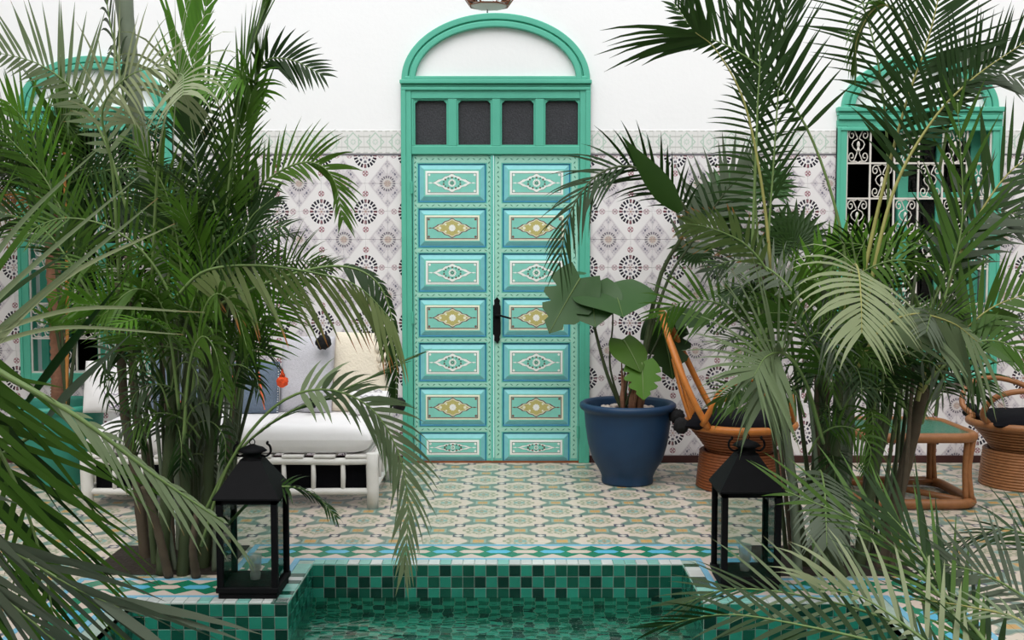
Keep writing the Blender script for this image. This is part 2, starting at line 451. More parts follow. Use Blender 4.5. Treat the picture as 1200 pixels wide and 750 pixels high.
# ================================================================== STRUCTURE
DXL, DXR = W(470, 97)[0], W(692, 97)[0]; DZT = W(580, 92)[1]
DC = (DXL + DXR) / 2
def wx(u, v=150): return W(u, v)[0]
def wz(v): return W(600, v)[1]
WIN = [dict(xl=wx(19), xr=wx(203), zb=wz(448), zt=wz(126), par=1),
       dict(xl=wx(980), xr=wx(1173), zb=wz(448), zt=wz(126), par=0)]
holes = [(DXL + 0.04, DXR - 0.04, -0.2, DZT - 0.03)] + [(w['xl'] + 0.05, w['xr'] - 0.05, w['zb'] + 0.05, w['zt'] - 0.05) for w in WIN]
wb = MB()
WX0, WX1, WZT = -5.0, 5.0, 5.4
xs = sorted([WX0, WX1] + [h[0] for h in holes] + [h[1] for h in holes])
for x0, x1 in zip(xs[:-1], xs[1:]):
    mid = (x0 + x1) / 2
    hh = [h for h in holes if h[0] < mid < h[1]]
    if not hh: wb.box(x0, x1, 0, 0.35, -0.02, WZT)
    else:
        h = hh[0]
        if h[2] > 0: wb.box(x0, x1, 0, 0.35, -0.02, h[2])
        wb.box(x0, x1, 0, 0.35, h[3], WZT)
wall = wb.build('wall_back', 'plaster', kind='structure')
tag(wall, 'white plaster courtyard wall with patterned tile dado around the green door')
MB().box(-5.3, -5.0, -10.5, 0.35, -0.02, 5.4).build('wall_left_unseen', 'plaster_dim', kind='structure')['label'] = 'unseen plaster side wall on the left, dimmed to shade the courtyard'  # unseen walls added so the light falls off towards the ground
MB().box(5.0, 5.3, -10.5, 0.35, -0.02, 5.4).build('wall_right_unseen', 'plaster_dim', kind='structure')['label'] = 'unseen plaster side wall on the right, dimmed to shade the courtyard'
MB().box(-5.3, 5.3, -10.8, -10.5, -0.02, 5.4).build('wall_front_unseen', 'plaster_dim', kind='structure')['label'] = 'unseen plaster wall facing the green door, dimmed to shade the courtyard'

# wall tiles ---------------------------------------------------------
def clip(r, h):
    x0, x1, z0, z1 = r
    if x1 <= h[0] or x0 >= h[1] or z1 <= h[2] or z0 >= h[3]: return [r]
    out = []
    if x0 < h[0]: out.append((x0, h[0], z0, z1))
    if x1 > h[1]: out.append((h[1], x1, z0, z1))
    if not out or True:
        a, c = max(x0, h[0]), min(x1, h[1])
        if z0 < h[2]: out.append((a, c, z0, h[2]))
        if z1 > h[3]: out.append((a, c, h[3], z1))
    return out
frames = [(DXL + 0.02, DXR - 0.02, -1, DZT - 0.02)] + [(w['xl'] + 0.03, w['xr'] - 0.03, w['zb'] + 0.03, w['zt'] - 0.03) for w in WIN]
def wall_tiles(name, mname, z_rows, w, xa, rest_name):
    shared = {}; rest = MB(); n = 0
    i0 = int((WX0 - xa) / w) - 1
    for (z0, z1) in z_rows:
        for i in range(i0, i0 + 70):
            r = (xa + i * w, xa + (i + 1) * w, z0, z1)
            if r[0] < WX0 or r[1] > WX1: continue
            rs = [r]
            for h in frames: rs = [q for p in rs for q in clip(p, h)]
            for q in rs:
                tw, th = q[1] - q[0] - 0.002, q[3] - q[2] - 0.002
                if tw < 0.012 or th < 0.012: continue
                cx, cz = (q[0] + q[1]) / 2, (q[2] + q[3]) / 2
                if abs(cx) > 3.74:
                    rest.box(q[0] + 0.001, q[1] - 0.001, -0.004, 0.0, q[2] + 0.001, q[3] - 0.001); continue
                k = (round(tw, 3), round(th, 3))
                if k not in shared: shared[k] = tile_mesh(name, mname, tw, th, 'y')
                put(shared[k], name, wall, (cx, 0, cz)); n += 1
    rest.build(rest_name, mname, wall, kind='stuff')
    return n
n1 = wall_tiles('wall_tile', 'wall_tile', [(TZ0 + k * TH, TZ0 + (k + 1) * TH) for k in range(-6, 4)] + [(0.05, TZ0 - 6 * TH)], TW, TX0, 'wall_tile_field')
ZF0 = TZ0 + 4 * TH
n2 = wall_tiles('frieze_tile', 'frieze_tile', [(ZF0 + 0.012, ZF0 + 0.18)], 0.159, TX0, 'frieze_tile_field')
bb = MB()
segs = [WX0, DXL, DXR, WX1]
for a, c in ((WX0, DXL), (DXR, WX1)):
    bb.box(a, c, -0.02, 0.0, 0.0, 0.05)
tag(bb.build('baseboard_back', 'baseboard_red', kind='structure'), 'dark red tiled skirting along the foot of the wall')
tr = MB()
for a, c in ((WX0, WIN[0]['xl']), (WIN[0]['xr'], DXL), (DXR, WIN[1]['xl']), (WIN[1]['xr'], WX1)):
    tr.box(a, c, -0.006, 0.0, ZF0 + 0.001, ZF0 + 0.011)
mat('line_dark', (0.16, 0.15, 0.17), 0.4)
tag(tr.build('trim_1', 'line_dark', kind='structure'), 'thin dark pencil tile line under the green frieze')

# floor, pool -------------------------------------------------------
PXL, PXR = -1.67, 1.58           # main pool
RXL, RXR = -0.985, 0.842         # recess
YF, YN, YE = -2.62, -3.22, -7.4  # recess far edge, shoulder edge, near end
BW = 0.365                       # border width
S = 0.0571
fl = MB()
regs = [(-5.0, 5.0, YF + BW, 0.0),
        (-5.0, PXL - BW, YE, YF + BW), (PXR + BW, 5.0, YE, YF + BW),
        (PXL - BW, RXL - BW, YN + BW, YF + BW), (RXR + BW, PXR + BW, YN + BW, YF + BW),
        (-5.0, 5.0, -10.5, YE)]
for r in regs: fl.box(r[0], r[1], r[2], r[3], -0.03, -0.003)
floor = fl.build('floor', 'grout', kind='structure')
tag(floor, 'patterned tile floor of the courtyard with round medallions')
BEDS = [(-2.03, -1.37, -2.80, -2.28), (1.22, 1.93, -2.82, -2.28)]
tiles = []
h = FP / 2
for i in range(-24, 25):
    for j in range(-20, 9):
        r = (FX0 + i * h, FX0 + (i + 1) * h, FY0 + j * h, FY0 + (j + 1) * h)
        for g in regs[:5]:
            q = (max(r[0], g[0]), min(r[1], g[1]), max(r[2], g[2]), min(r[3], g[3]))
            if q[1] - q[0] < 0.01 or q[3] - q[2] < 0.01: continue
            qs = [q]
            for b_ in BEDS: qs = [t for p in qs for t in clip(p, b_)]
            tiles += qs
def seen(q):
    p = px_of(((q[0] + q[1]) / 2, (q[2] + q[3]) / 2, 0))
    return p and -15 < p[0] < 1215 and p[1] < 765
tiles.sort(key=lambda q: (0 if seen(q) else 1, -(q[1] - q[0]) * (q[3] - q[2]) / (CAMD + (q[2] + q[3]) / 2) ** 3))
shared = {}; rest = MB()
for n, q in enumerate(tiles):
    tw, th = q[1] - q[0] - 0.0015, q[3] - q[2] - 0.0015
    if n < 300 and seen(q):
        k = (round(tw, 3), round(th, 3))
        if k not in shared: shared[k] = tile_mesh('floor_tile', 'floor_tile', tw, th, 'z', 0.003, 0.0008)
        put(shared[k], 'floor_tile', floor, ((q[0] + q[1]) / 2, (q[2] + q[3]) / 2, -0.003))
    else:
        rest.box(q[0], q[1] - 0.0015, q[2], q[3] - 0.0015, -0.003, 0.0)
rest.build('floor_tile_field', 'floor_tile', floor, kind='stuff')

# border bands: patterned strip + two sky-blue liners + nosing tiles with sky glare painted in
bnd = MB()
NO = 0.075                       # nosing width
def strip(x0, x1, y0, y1, mi): bnd.box(x0, x1, y0, y1, -0.03, 0.0, mi)
L1 = 0.03
#   far band
strip(RXL - BW + L1, RXR + BW - L1, YF + NO + L1, YF + BW - L1, 0)
#   shoulders
strip(PXL - BW + L1, RXL - NO - L1, YN + NO + L1, YN + BW - L1, 1)
strip(RXR + NO + L1, PXR + BW - L1, YN + NO + L1, YN + BW - L1, 1)
#   recess sides
strip(RXL - BW + L1, RXL - NO - L1, YN + BW - L1, YF + NO + L1, 4)
strip(RXR + NO + L1, RXR + BW - L1, YN + BW - L1, YF + NO + L1, 5)
#   long sides
strip(PXL - BW + L1, PXL - NO - L1, YE, YN + NO + L1, 2)
strip(PXR + NO + L1, PXR + BW - L1, YE, YN + NO + L1, 3)
tag(bnd.build('trim_2', ['band_far', 'band_near', 'band_left', 'band_right', 'band_inl', 'band_inr'], kind='structure'),
    'border of blue and cream lozenges and green triangles around the pool')
ln = MB()
def line(x0, x1, y0, y1): ln.box(x0, x1, y0, y1, -0.03, 0.0015)
for (o, si) in ((NO, 0), (BW - L1, 1)):
    line(RXL - o - L1, RXR + o + L1, YF + o, YF + o + L1)
    line(RXL - o - L1, RXL - o, YN + o, YF + o); line(RXR + o, RXR + o + L1, YN + o, YF + o)
    line(PXL - o - L1, RXL - o, YN + o, YN + o + L1); line(RXR + o, PXR + o + L1, YN + o, YN + o + L1)
    line(PXL - o - L1, PXL - o, YE, YN + o); line(PXR + o, PXR + o + L1, YE, YN + o)
tag(ln.build('trim_3', 'tile_skyblue', kind='structure'), 'sky blue tile lines edging the pool border')

pl = MB()                        # basin shell
ZB = -0.48
def quad(a, b, c, d): pl.poly([a, b, c, d])
g_ = 0.004
def vwall(x0, y0, x1, y1): quad((x0, y0, ZB), (x1, y1, ZB), (x1, y1, -0.0045), (x0, y0, -0.0045))
vwall(RXL, YF, RXR, YF); vwall(RXL, YN, RXL, YF); vwall(RXR, YF, RXR, YN)
vwall(PXL, YN, RXL, YN); vwall(RXR, YN, PXR, YN); vwall(PXL, YE, PXL, YN); vwall(PXR, YN, PXR, YE); vwall(PXR, YE, PXL, YE)
pl.poly([(PXL, YE, ZB), (PXR, YE, ZB), (PXR, YF, ZB), (PXL, YF, ZB)])
pool = pl.build('pool', 'pool_mosaic', kind='structure')
tag(pool, 'sunken courtyard pool lined with green mosaic tiles', 'pool')
# grout backing for the rows above the water and pale nosing backing
gb = MB()
ZW = -0.165
for (x0, x1, y) in ((RXL, RXR, YF), (PXL, RXL, YN), (RXR, PXR, YN)):
    gb.box(x0, x1, y - 0.001, y + 0.02, -3.05 * S, -0.004)
    gb.box(x0 - (NO if y == YF else 0), x1 + (NO if y == YF else 0), y, y + NO, -0.03, -0.003)
for (x, sg) in ((RXL, 1), (RXR, -1)):
    gb.box(min(x + 0.001 * sg, x - 0.02 * sg), max(x + 0.001 * sg, x - 0.02 * sg), YN, YF, -3.05 * S, -0.004)
    gb.box(min(x, x - NO * sg), max(x, x - NO * sg), YN, YF, -0.03, -0.003)
for (x, sg) in ((PXL, 1), (PXR, -1)):
    gb.box(min(x, x - NO * sg), max(x, x - NO * sg), YE, YN + NO, -0.03, -0.003)
gb.build('grout_bed', 'grout_pool', pool)
tm = {}
for k in ('tile_dark', 'tile_mid', 'tile_teal'):
    for ax_ in ('y', '+x', '-x'): tm[k, ax_] = tile_mesh('pool_tile', k, S - 0.003, S - 0.003, ax_, 0.004, 0.001)
for k in ('tile_glare', 'tile_aqua', 'tile_mid'): tm[k, 'z'] = tile_mesh('rim_tile', k, S - 0.003, NO - 0.003, 'z', 0.006, 0.0015)
for k in ('tile_glare', 'tile_aqua', 'tile_mid'): tm[k, 'zy'] = tile_mesh('rim_tile', k, NO - 0.003, S - 0.003, 'z', 0.006, 0.0015)
rnd = random.Random(3)
def pick(i, j):
    q = rnd.random()
    if (i + j) % 2: return 'tile_dark' if q < 0.45 else 'tile_mid'
    return 'tile_teal' if q < 0.85 else 'tile_mid'
def pick_rim(): return rnd.choice(['tile_glare'] * 6 + ['tile_aqua'] * 2)
for (x0, x1, y) in ((RXL, RXR, YF), (PXL, RXL, YN), (RXR, PXR, YN)):
    n = int(round((x1 - x0) / S))
    for i in range(n):
        xx = x0 + (i + 0.5) * (x1 - x0) / n
        for j in range(3): put(tm[pick(i, j), 'y'], 'pool_tile', pool, (xx, y - 0.001, -(j + 0.5) * S - 0.003))
        put(tm[pick_rim(), 'z'], 'rim_tile', pool, (xx, y + NO / 2, -0.003))
for (x, ax_, sg) in ((RXL, '+x', 1), (RXR, '-x', -1)):
    n = int(round((YF - YN) / S))
    for i in range(n):
        yy = YN + (i + 0.5) * (YF - YN) / n
        for j in range(3): put(tm[pick(i, j), ax_], 'pool_tile', pool, (x + sg * 0.001, yy, -(j + 0.5) * S - 0.003))
        put(tm[rnd.choice(['tile_aqua', 'tile_mid', 'tile_glare']), 'zy'], 'rim_tile', pool, (x - sg * NO / 2, yy, -0.003))
wt = MB()
wt.poly([(PXL, YE, ZW), (PXR, YE, ZW), (PXR, YN, ZW), (RXR, YN, ZW), (RXR, YF, ZW), (RXL, YF, ZW), (RXL, YN, ZW), (PXL, YN, ZW)])
tag(wt.build('pool_water', 'water', kind='structure'), 'clear rippled green water filling the mosaic pool', 'water')
# planting beds
for k, (b_, lb) in enumerate(zip(BEDS, ('dark soil bed under the left palm clump beside the pool', 'dark soil bed under the right palm clump beside the pool'))):
    s_ = MB(); n = 14
    for i in range(n + 1):
        for j in range(n + 1):
            a, c = i / n, j / n
            s_.v.append(Vector((b_[0] + (b_[1] - b_[0]) * a, b_[2] + (b_[3] - b_[2]) * c,
                                0.002 + 0.04 * math.sin(PI * a) * math.sin(PI * c) + random.uniform(-.006, .006) * (0 < i < n and 0 < j < n))))
    for i in range(n):
        for j in range(n):
            o = i * (n + 1) + j; s_.f.append((o, o + n + 1, o + n + 2, o + 1)); s_.m.append(0)
    tag(s_.build('planting_bed', 'soil', smooth=True), lb, 'soil bed', 'planting beds by the pool')

# ================================================================== DOOR
door = thing('door_1', (DC, 0, 0), 'turquoise painted double door with arched moulding and four dark panes above', None, None, 'structure')
def rect_frame(b, x0, x1, z0, z1, w, y0, y1, mi=0, bottom=True):
    b.box(x0, x0 + w, y0, y1, z0, z1, mi); b.box(x1 - w, x1, y0, y1, z0, z1, mi)
    b.box(x0 + w, x1 - w, y0, y1, z1 - w, z1, mi)
    if bottom: b.box(x0 + w, x1 - w, y0, y1, z0, z0 + w, mi)
def bevel(o, w=0.004, seg=2):
    m_ = o.modifiers.new('bevel', 'BEVEL'); m_.width = w; m_.segments = seg; m_.limit_method = 'ANGLE'; return o
def arch_pts(c, a, b, z0, n=40): return [(c + a * math.cos(PI * i / n), z0 + b * math.sin(PI * i / n)) for i in range(n + 1)]
def arch_mould(b, c, a, bb_, z0, steps):       # steps: (inset0, inset1, depth)
    n = 48
    for (i0, i1, d) in steps:
        o = arch_pts(c, a - i0, bb_ - i0, z0, n); q = arch_pts(c, a - i1, bb_ - i1, z0, n)
        vs = [(x_, -d, z_) for x_, z_ in o] + [(x_, -d, z_) for x_, z_ in q] + [(x_, 0, z_) for x_, z_ in o] + [(x_, 0, z_) for x_, z_ in q]
        k = n + 1; fs = []
        for i in range(n):
            fs += [(i, i + 1, k + i + 1, k + i), (i, 2 * k + i, 2 * k + i + 1, i + 1), (k + i, k + i + 1, 3 * k + i + 1, 3 * k + i)]
        b.add(vs, fs)
b = MB()
arch_mould(b, DC, (DXR - DXL) / 2 - 0.005, wz(14) - DZT, DZT - 0.012, [(0, 0.045, 0.035), (0.045, 0.058, 0.022), (0.058, 0.098, 0.045)])
bevel(b.build('arch_moulding', 'frame_green', door), 0.006)
b = MB()
z1, z2 = DZT, wz(100)
b.box(DXL - 0.006, DXR + 0.006, -0.055, 0.05, wz(99), wz(94.5)); b.box(DXL + 0.03, DXR - 0.03, -0.042, 0.05, wz(94.5), wz(90))
b.box(DXL, DXR, -0.030, 0.05, wz(103), wz(99)); b.box(DXL, DXR, -0.042, 0.05, wz(106.5), wz(103))
bevel(b.build('cornice', 'frame_green', door), 0.005)
b = MB()
zl = wz(181)                                     # leaf top
jx0, jx1 = wx(482.5), wx(679.5)
b.box(DXL, jx0, -0.03, 0.12, 0, wz(106)); b.box(jx1, DXR, -0.03, 0.12, 0, wz(106))
b.box(DXL, DXL + 0.035, -0.04, 0.0, 0, wz(106)); b.box(DXR - 0.035, DXR, -0.04, 0.0, 0, wz(106))
b.box(jx0, jx1, -0.025, 0.12, wz(116), wz(106)); b.box(jx0, jx1, -0.025, 0.12, zl, wz(171.5))
pxs = [(485, 525), (535.5, 576.5), (586.5, 627), (637.5, 679)]
edges = [482.5] + [q for p in pxs for q in p] + [679.5]
for k in range(0, len(edges), 2):
    a, c = wx(edges[k]), wx(edges[k + 1])
    if c - a > 0.004: b.box(a, c, -0.022, 0.1, wz(171.5), wz(116))
bevel(b.build('door_frame', 'frame_green', door), 0.004)
b = MB()
for (a, c) in pxs:
    rect_frame(b, wx(a) - 0.002, wx(c) + 0.002, wz(171.8), wz(115.6), 0.012, -0.012, 0.03)
    xa, xc = wx(a), wx(c); zt_ = wz(115.6); q = 0.025
    for (x_, s_) in ((xa + 0.01, 1), (xc - 0.01, -1)):
        b.prism([(x_, -0.008, zt_ - 0.01), (x_ + s_ * q, -0.008, zt_ - 0.01), (x_, -0.008, zt_ - 0.01 - q)], (0, 0.03, 0))
b.build('glazing_bead', 'frame_green', door)
for (a, c) in pxs:
    MB().box(wx(a), wx(c), 0.03, 0.036, wz(171.5), wz(116)).build('pane', 'glass_grain', door)

PN = [(192, 237), (244.5, 290), (297, 342), (349.5, 395), (402, 447), (454.5, 499.5), (507, 541)]
def mirror_quarter(q): return q + [(-x_, y_) for x_, y_ in q[::-1][1:]] + [(-x_, -y_) for x_, y_ in q[1:]] + [(x_, -y_) for x_, y_ in q[::-1][1:-1]]
LOZ = mirror_quarter([(1, 0), (.88, .10), (.78, .22), (.70, .36), (.60, .40), (.50, .43), (.44, .56), (.36, .70), (.26, .74), (.17, .80), (.08, .94), (0, 1)])
PM = ['door_blue', 'door_sky', 'door_turq', 'paint_white', 'door_field', 'paint_brown', 'paint_gold', 'paint_leaf', 'door_pale', 'paint_cream']
def ring(b, r0, r1, y0, y1, mi):                 # between two rectangles (x0,x1,z0,z1)
    def c4(r, y): return [(r[0], y, r[2]), (r[1], y, r[2]), (r[1], y, r[3]), (r[0], y, r[3])]
    b.add(c4(r0, y0) + c4(r1, y1), [(j, (j + 1) % 4, 4 + (j + 1) % 4, 4 + j) for j in range(4)], mi)
def ins(r, d): return (r[0] + d, r[1] - d, r[2] + d, r[3] - d)
def make_panel(w, hgt, gold, cut=False):
    b = MB(); r = (-w / 2, w / 2, -hgt / 2, hgt / 2)
    y = 0.0
    ring(b, r, ins(r, 0.009), y - 0.004, y + 0.004, 0)
    r1 = ins(r, 0.009); r2 = ins(r, 0.040)
    ring(b, r1, r2, y + 0.004, y - 0.012, 1)
    r3 = ins(r, 0.046); ring(b, r2, r3, y - 0.012, y - 0.012, 2)
    r4 = ins(r, 0.052 if not gold else 0.050); ring(b, r3, r4, y - 0.012, y - 0.012, 9 if gold else 4)
    r5 = ins(r4, 0.0085); ring(b, r4, r5, y - 0.012, y - 0.014, 9 if gold else 3)
    r6 = ins(r5, 0.006); ring(b, r5, r6, y - 0.014, y - 0.014, 5 if gold else 3)
    if not gold:
        r7 = ins(r6, 0.003); ring(b, r6, r7, y - 0.014, y - 0.014, 5); r6 = r7
    b.poly([(r6[0], y - 0.014, r6[2]), (r6[1], y - 0.014, r6[2]), (r6[1], y - 0.014, r6[3]), (r6[0], y - 0.014, r6[3])], 4)
    hw, hh = (r6[1] - r6[0]) * 0.40, (r6[3] - r6[2]) * 0.47
    if cut: hh *= 1.0
    def loz(k, yy, mi, kx=None):
        kx = k if kx is None else kx
        b.poly([(px_ * hw * kx, yy, pz_ * hh * k) for px_, pz_ in LOZ], mi)
    def disc(cx, cz, r_, yy, mi, n=16, star=0.0):
        b.poly([(cx + r_ * (1 - star * (i % 2)) * math.cos(2 * PI * i / n), yy, cz + r_ * (1 - star * (i % 2)) * math.sin(2 * PI * i / n)) for i in range(n)], mi)
    if gold:
        loz(1.04, -0.0145, 5); loz(0.93, -0.0150, 9); loz(0.84, -0.0155, 6)
        for sx in (-1, 1):
            disc(sx * hw * 0.62, 0, 0.011, -0.0158, 9, 8)
            for sz in (-1, 1): disc(sx * hw * 0.33, sz * hh * 0.36, 0.008, -0.0158, 9, 8)
        disc(0, 0, hh * 0.40, -0.016, 9, 20, 0.2); disc(0, 0, hh * 0.37, -0.0165, 3, 20, 0.18); disc(0, 0, 0.004, -0.017, 9, 8)
        cmi = 5
    else:
        loz(1.05, -0.0145, 5); loz(1.02, -0.0150, 3); loz(0.74, -0.0155, 4, 0.80)
        for i in range(14):
            th = 2 * PI * (i + .5) / 14
            ex_ = 0.86
            cx, cz = hw * 0.44 * math.cos(th), hh * 0.60 * math.sin(th)
            disc(cx, cz, 0.0075, -0.016, 5 if i % 2 else 7, 6)
        disc(0, 0, hh * 0.46, -0.0165, 3, 24, 0.15); disc(0, 0, hh * 0.36, -0.017, 7, 20, 0.55); disc(0, 0, 0.004, -0.0175, 8, 8)
        cmi = 3
    for sx in (-1, 1):
        b.poly([(sx * hw * 0.99, -0.0148, 0), (sx * hw * 1.10, -0.0148, 0.005), (sx * hw * 1.24, -0.0148, 0), (sx * hw * 1.10, -0.0148, -0.005)], cmi)
        for sz in (-1, 1):
            X, Z = sx * (r6[1] - 0.001), sz * (r6[3] - 0.001)
            disc(X - sx * 0.009, Z - sz * 0.009, 0.0085, -0.0147, cmi, 10)
    return b
pan = {}
for g in (0, 1):
    pan[g] = make_panel(wx(569.5, 260) - wx(490.5, 260), wz(192) - wz(237), g).mesh('panel', PM)
pan[2] = make_panel(wx(569.5, 260) - wx(490.5, 260), wz(507) - wz(541), 0).mesh('panel', PM)
LX = [(wx(483), wx(577.2)), (wx(578.5), wx(679))]
pw = wx(569.5, 260) - wx(490.5, 260)
for li, (x0, x1) in enumerate(LX):
    leaf = thing('door_leaf', ((x0 + x1) / 2, 0.0, 0)); leaf.parent = door; leaf.location = Vector(leaf.location) - ORG[door.name]
    pc = (x0 + x1) / 2 + (-0.003 if li == 0 else 0.0)
    b = MB()
    b.box(x0, x1, 0.016, 0.06, 0.012, zl)        # core
    zz = [zl] + [q for a, c in PN for q in (wz(a), wz(c))] + [0.012]
    b.box(x0, pc - pw / 2, 0.0, 0.02, 0.012, zl); b.box(pc + pw / 2, x1, 0.0, 0.02, 0.012, zl)
    for k in range(0, len(zz), 2): b.box(pc - pw / 2, pc + pw / 2, 0.0, 0.02, zz[k + 1], zz[k])
    bevel(b.build('stile_and_rail', 'door_turq', leaf), 0.002)
    # painted vine borders
    b = MB(); e = -0.0012
    sxs = [(x0 + 0.010, pc - pw / 2 - 0.010), (pc + pw / 2 + 0.010, x1 - 0.010)]
    for (a, c) in sxs:
        b.box(a, c, e, 0.002, 0.03, zl - 0.012, 0)
        m_ = (a + c) / 2; z_ = 0.05; s_ = 1
        while z_ < zl - 0.03:
            b.poly([(m_ - s_ * 0.010, e - 0.0008, z_), (m_ + s_ * 0.002, e - 0.0008, z_ + 0.006), (m_ + s_ * 0.006, e - 0.0008, z_ + 0.020), (m_ - s_ * 0.004, e - 0.0008, z_ + 0.014)], 1)
            z_ += 0.034; s_ = -s_
    for k in range(0, len(zz), 2):
        if zz[k] - zz[k + 1] < 0.025: continue
        za, zc = zz[k + 1] + 0.008, zz[k] - 0.008
        b.box(sxs[0][1], sxs[1][0], e, 0.002, za, zc, 0)
        m_ = (za + zc) / 2; x_ = sxs[0][1] + 0.02; s_ = 1
        while x_ < sxs[1][0] - 0.02:
            b.poly([(x_, e - 0.0008, m_ - s_ * 0.008), (x_ + 0.012, e - 0.0008, m_ - s_ * 0.004), (x_ + 0.024, e - 0.0008, m_ + s_ * 0.007), (x_ + 0.010, e - 0.0008, m_ + s_ * 0.003)], 1)
            x_ += 0.042; s_ = -s_
    b.build('painted_border', ['door_pale', 'paint_leaf'], leaf)
    for k, (a, c) in enumerate(PN):
        put(pan[2] if k == 6 else pan[k % 2], 'panel', leaf, (pc, 0.0, (wz(a) + wz(c)) / 2))
b = MB(); b.box(LX[0][1] - 0.014, LX[0][1] + 0.006, -0.012, 0.01, 0.012, zl)
bevel(b.build('meeting_strip', 'door_turq', door), 0.003)
b = MB()                                         # lock plate and lever
hx = wx(582.5, 375); hz0, hz1 = wz(402), wz(348)
def escut(y, k): return [(hx + x_ * k, y, (hz0 + hz1) / 2 + z_ * (hz1 - hz0) / 2) for x_, z_ in ((0, -1), (.022, -.86), (.018, -.72), (.026, -.6), (.026, .6), (.018, .72), (.022, .86), (0, 1), (-.022, .86), (-.018, .72), (-.026, .6), (-.026, -.6), (-.018, -.72), (-.022, -.86))]
b.prism(escut(-0.012, 1.0), (0, -0.008, 0))
lz = wz(369)
b.tube([(hx, -0.02, lz), (hx, -0.065, lz), (hx + 0.02, -0.075, lz), (hx + 0.10, -0.075, lz - 0.022)], 0.0075, 8)
b.lathe([(0.0, 0.0), (0.02, 0.0), (0.02, 0.012), (0.0, 0.012)], (hx, -0.03, lz - 0.006), 12)
b.box(hx - 0.03, hx - 0.024, -0.02, 0.0, wz(392), wz(357))
b.build('handle', 'iron_black', door)
for (x_, v_) in ((DXL + 0.075, 220), (DXL + 0.075, 372), (DXL + 0.075, 505), (DXR - 0.083, 220), (DXR - 0.083, 372), (DXR - 0.083, 505)):
    MB().tube([(x_, -0.036, wz(v_ + 7)), (x_, -0.036, wz(v_ - 7))], 0.009, 8).build('hinge', 'frame_green', door)
MB().box(DXL, DXR, -0.02, 0.12, -0.003, 0.012).build('threshold', 'rattan_dark', door)

# ================================================================== WINDOWS
def scroll_mesh(w, h_):
    b = MB()
    def sp(cx, cz, r0, a0, turns, sgn, n=16):     # inward spiral
        return [(cx + r0 * (1 - .78 * i / n) * math.cos(a0 + sgn * 2 * PI * turns * i / n), cz + r0 * (1 - .78 * i / n) * math.sin(a0 + sgn * 2 * PI * turns * i / n)) for i in range(n + 1)]
    for s in (-1, 1):
        top = [(0.0, 0.20), (0.13, 0.27), (0.20, 0.36), (0.12, 0.47)]
        # heart-shaped upper scroll
        path = [(0.02, 0.47), (0.10, 0.40)] + [(0.10 + 0.20 - 0.20 * math.cos(0), 0.40)]
        up = sp(0.27, 0.30, 0.155, PI * 0.75, 1.25, -1)
        lo = sp(0.27, -0.31, 0.155, -PI * 0.75, 1.25, 1)
        mid = [up[0], (0.05, 0.24), (0.04, 0.19), (0.20, 0.12), (0.26, 0.03), (0.20, -0.07), (0.06, -0.16), (0.05, -0.22), lo[0]]
        for pts in (up, lo, mid, [(0.0, 0.49), (0.08, 0.45), up[1]], [(0.0, -0.49), (0.08, -0.45), lo[1]]):
            b.tube([(s * x_ * w, 0, z_ * h_) for x_, z_ in pts], 0.0042, 4, mi=0)
    b.tube([(0, 0, .12 * h_), (0, 0, .07 * h_), (0, 0, 0), (0, 0, -.05 * h_), (0, 0, -.14 * h_), (0, 0, -.17 * h_)], [.004, .011, .012, .007, .013, .004], 6)
    return b.mesh('scroll', ['grille_white'])
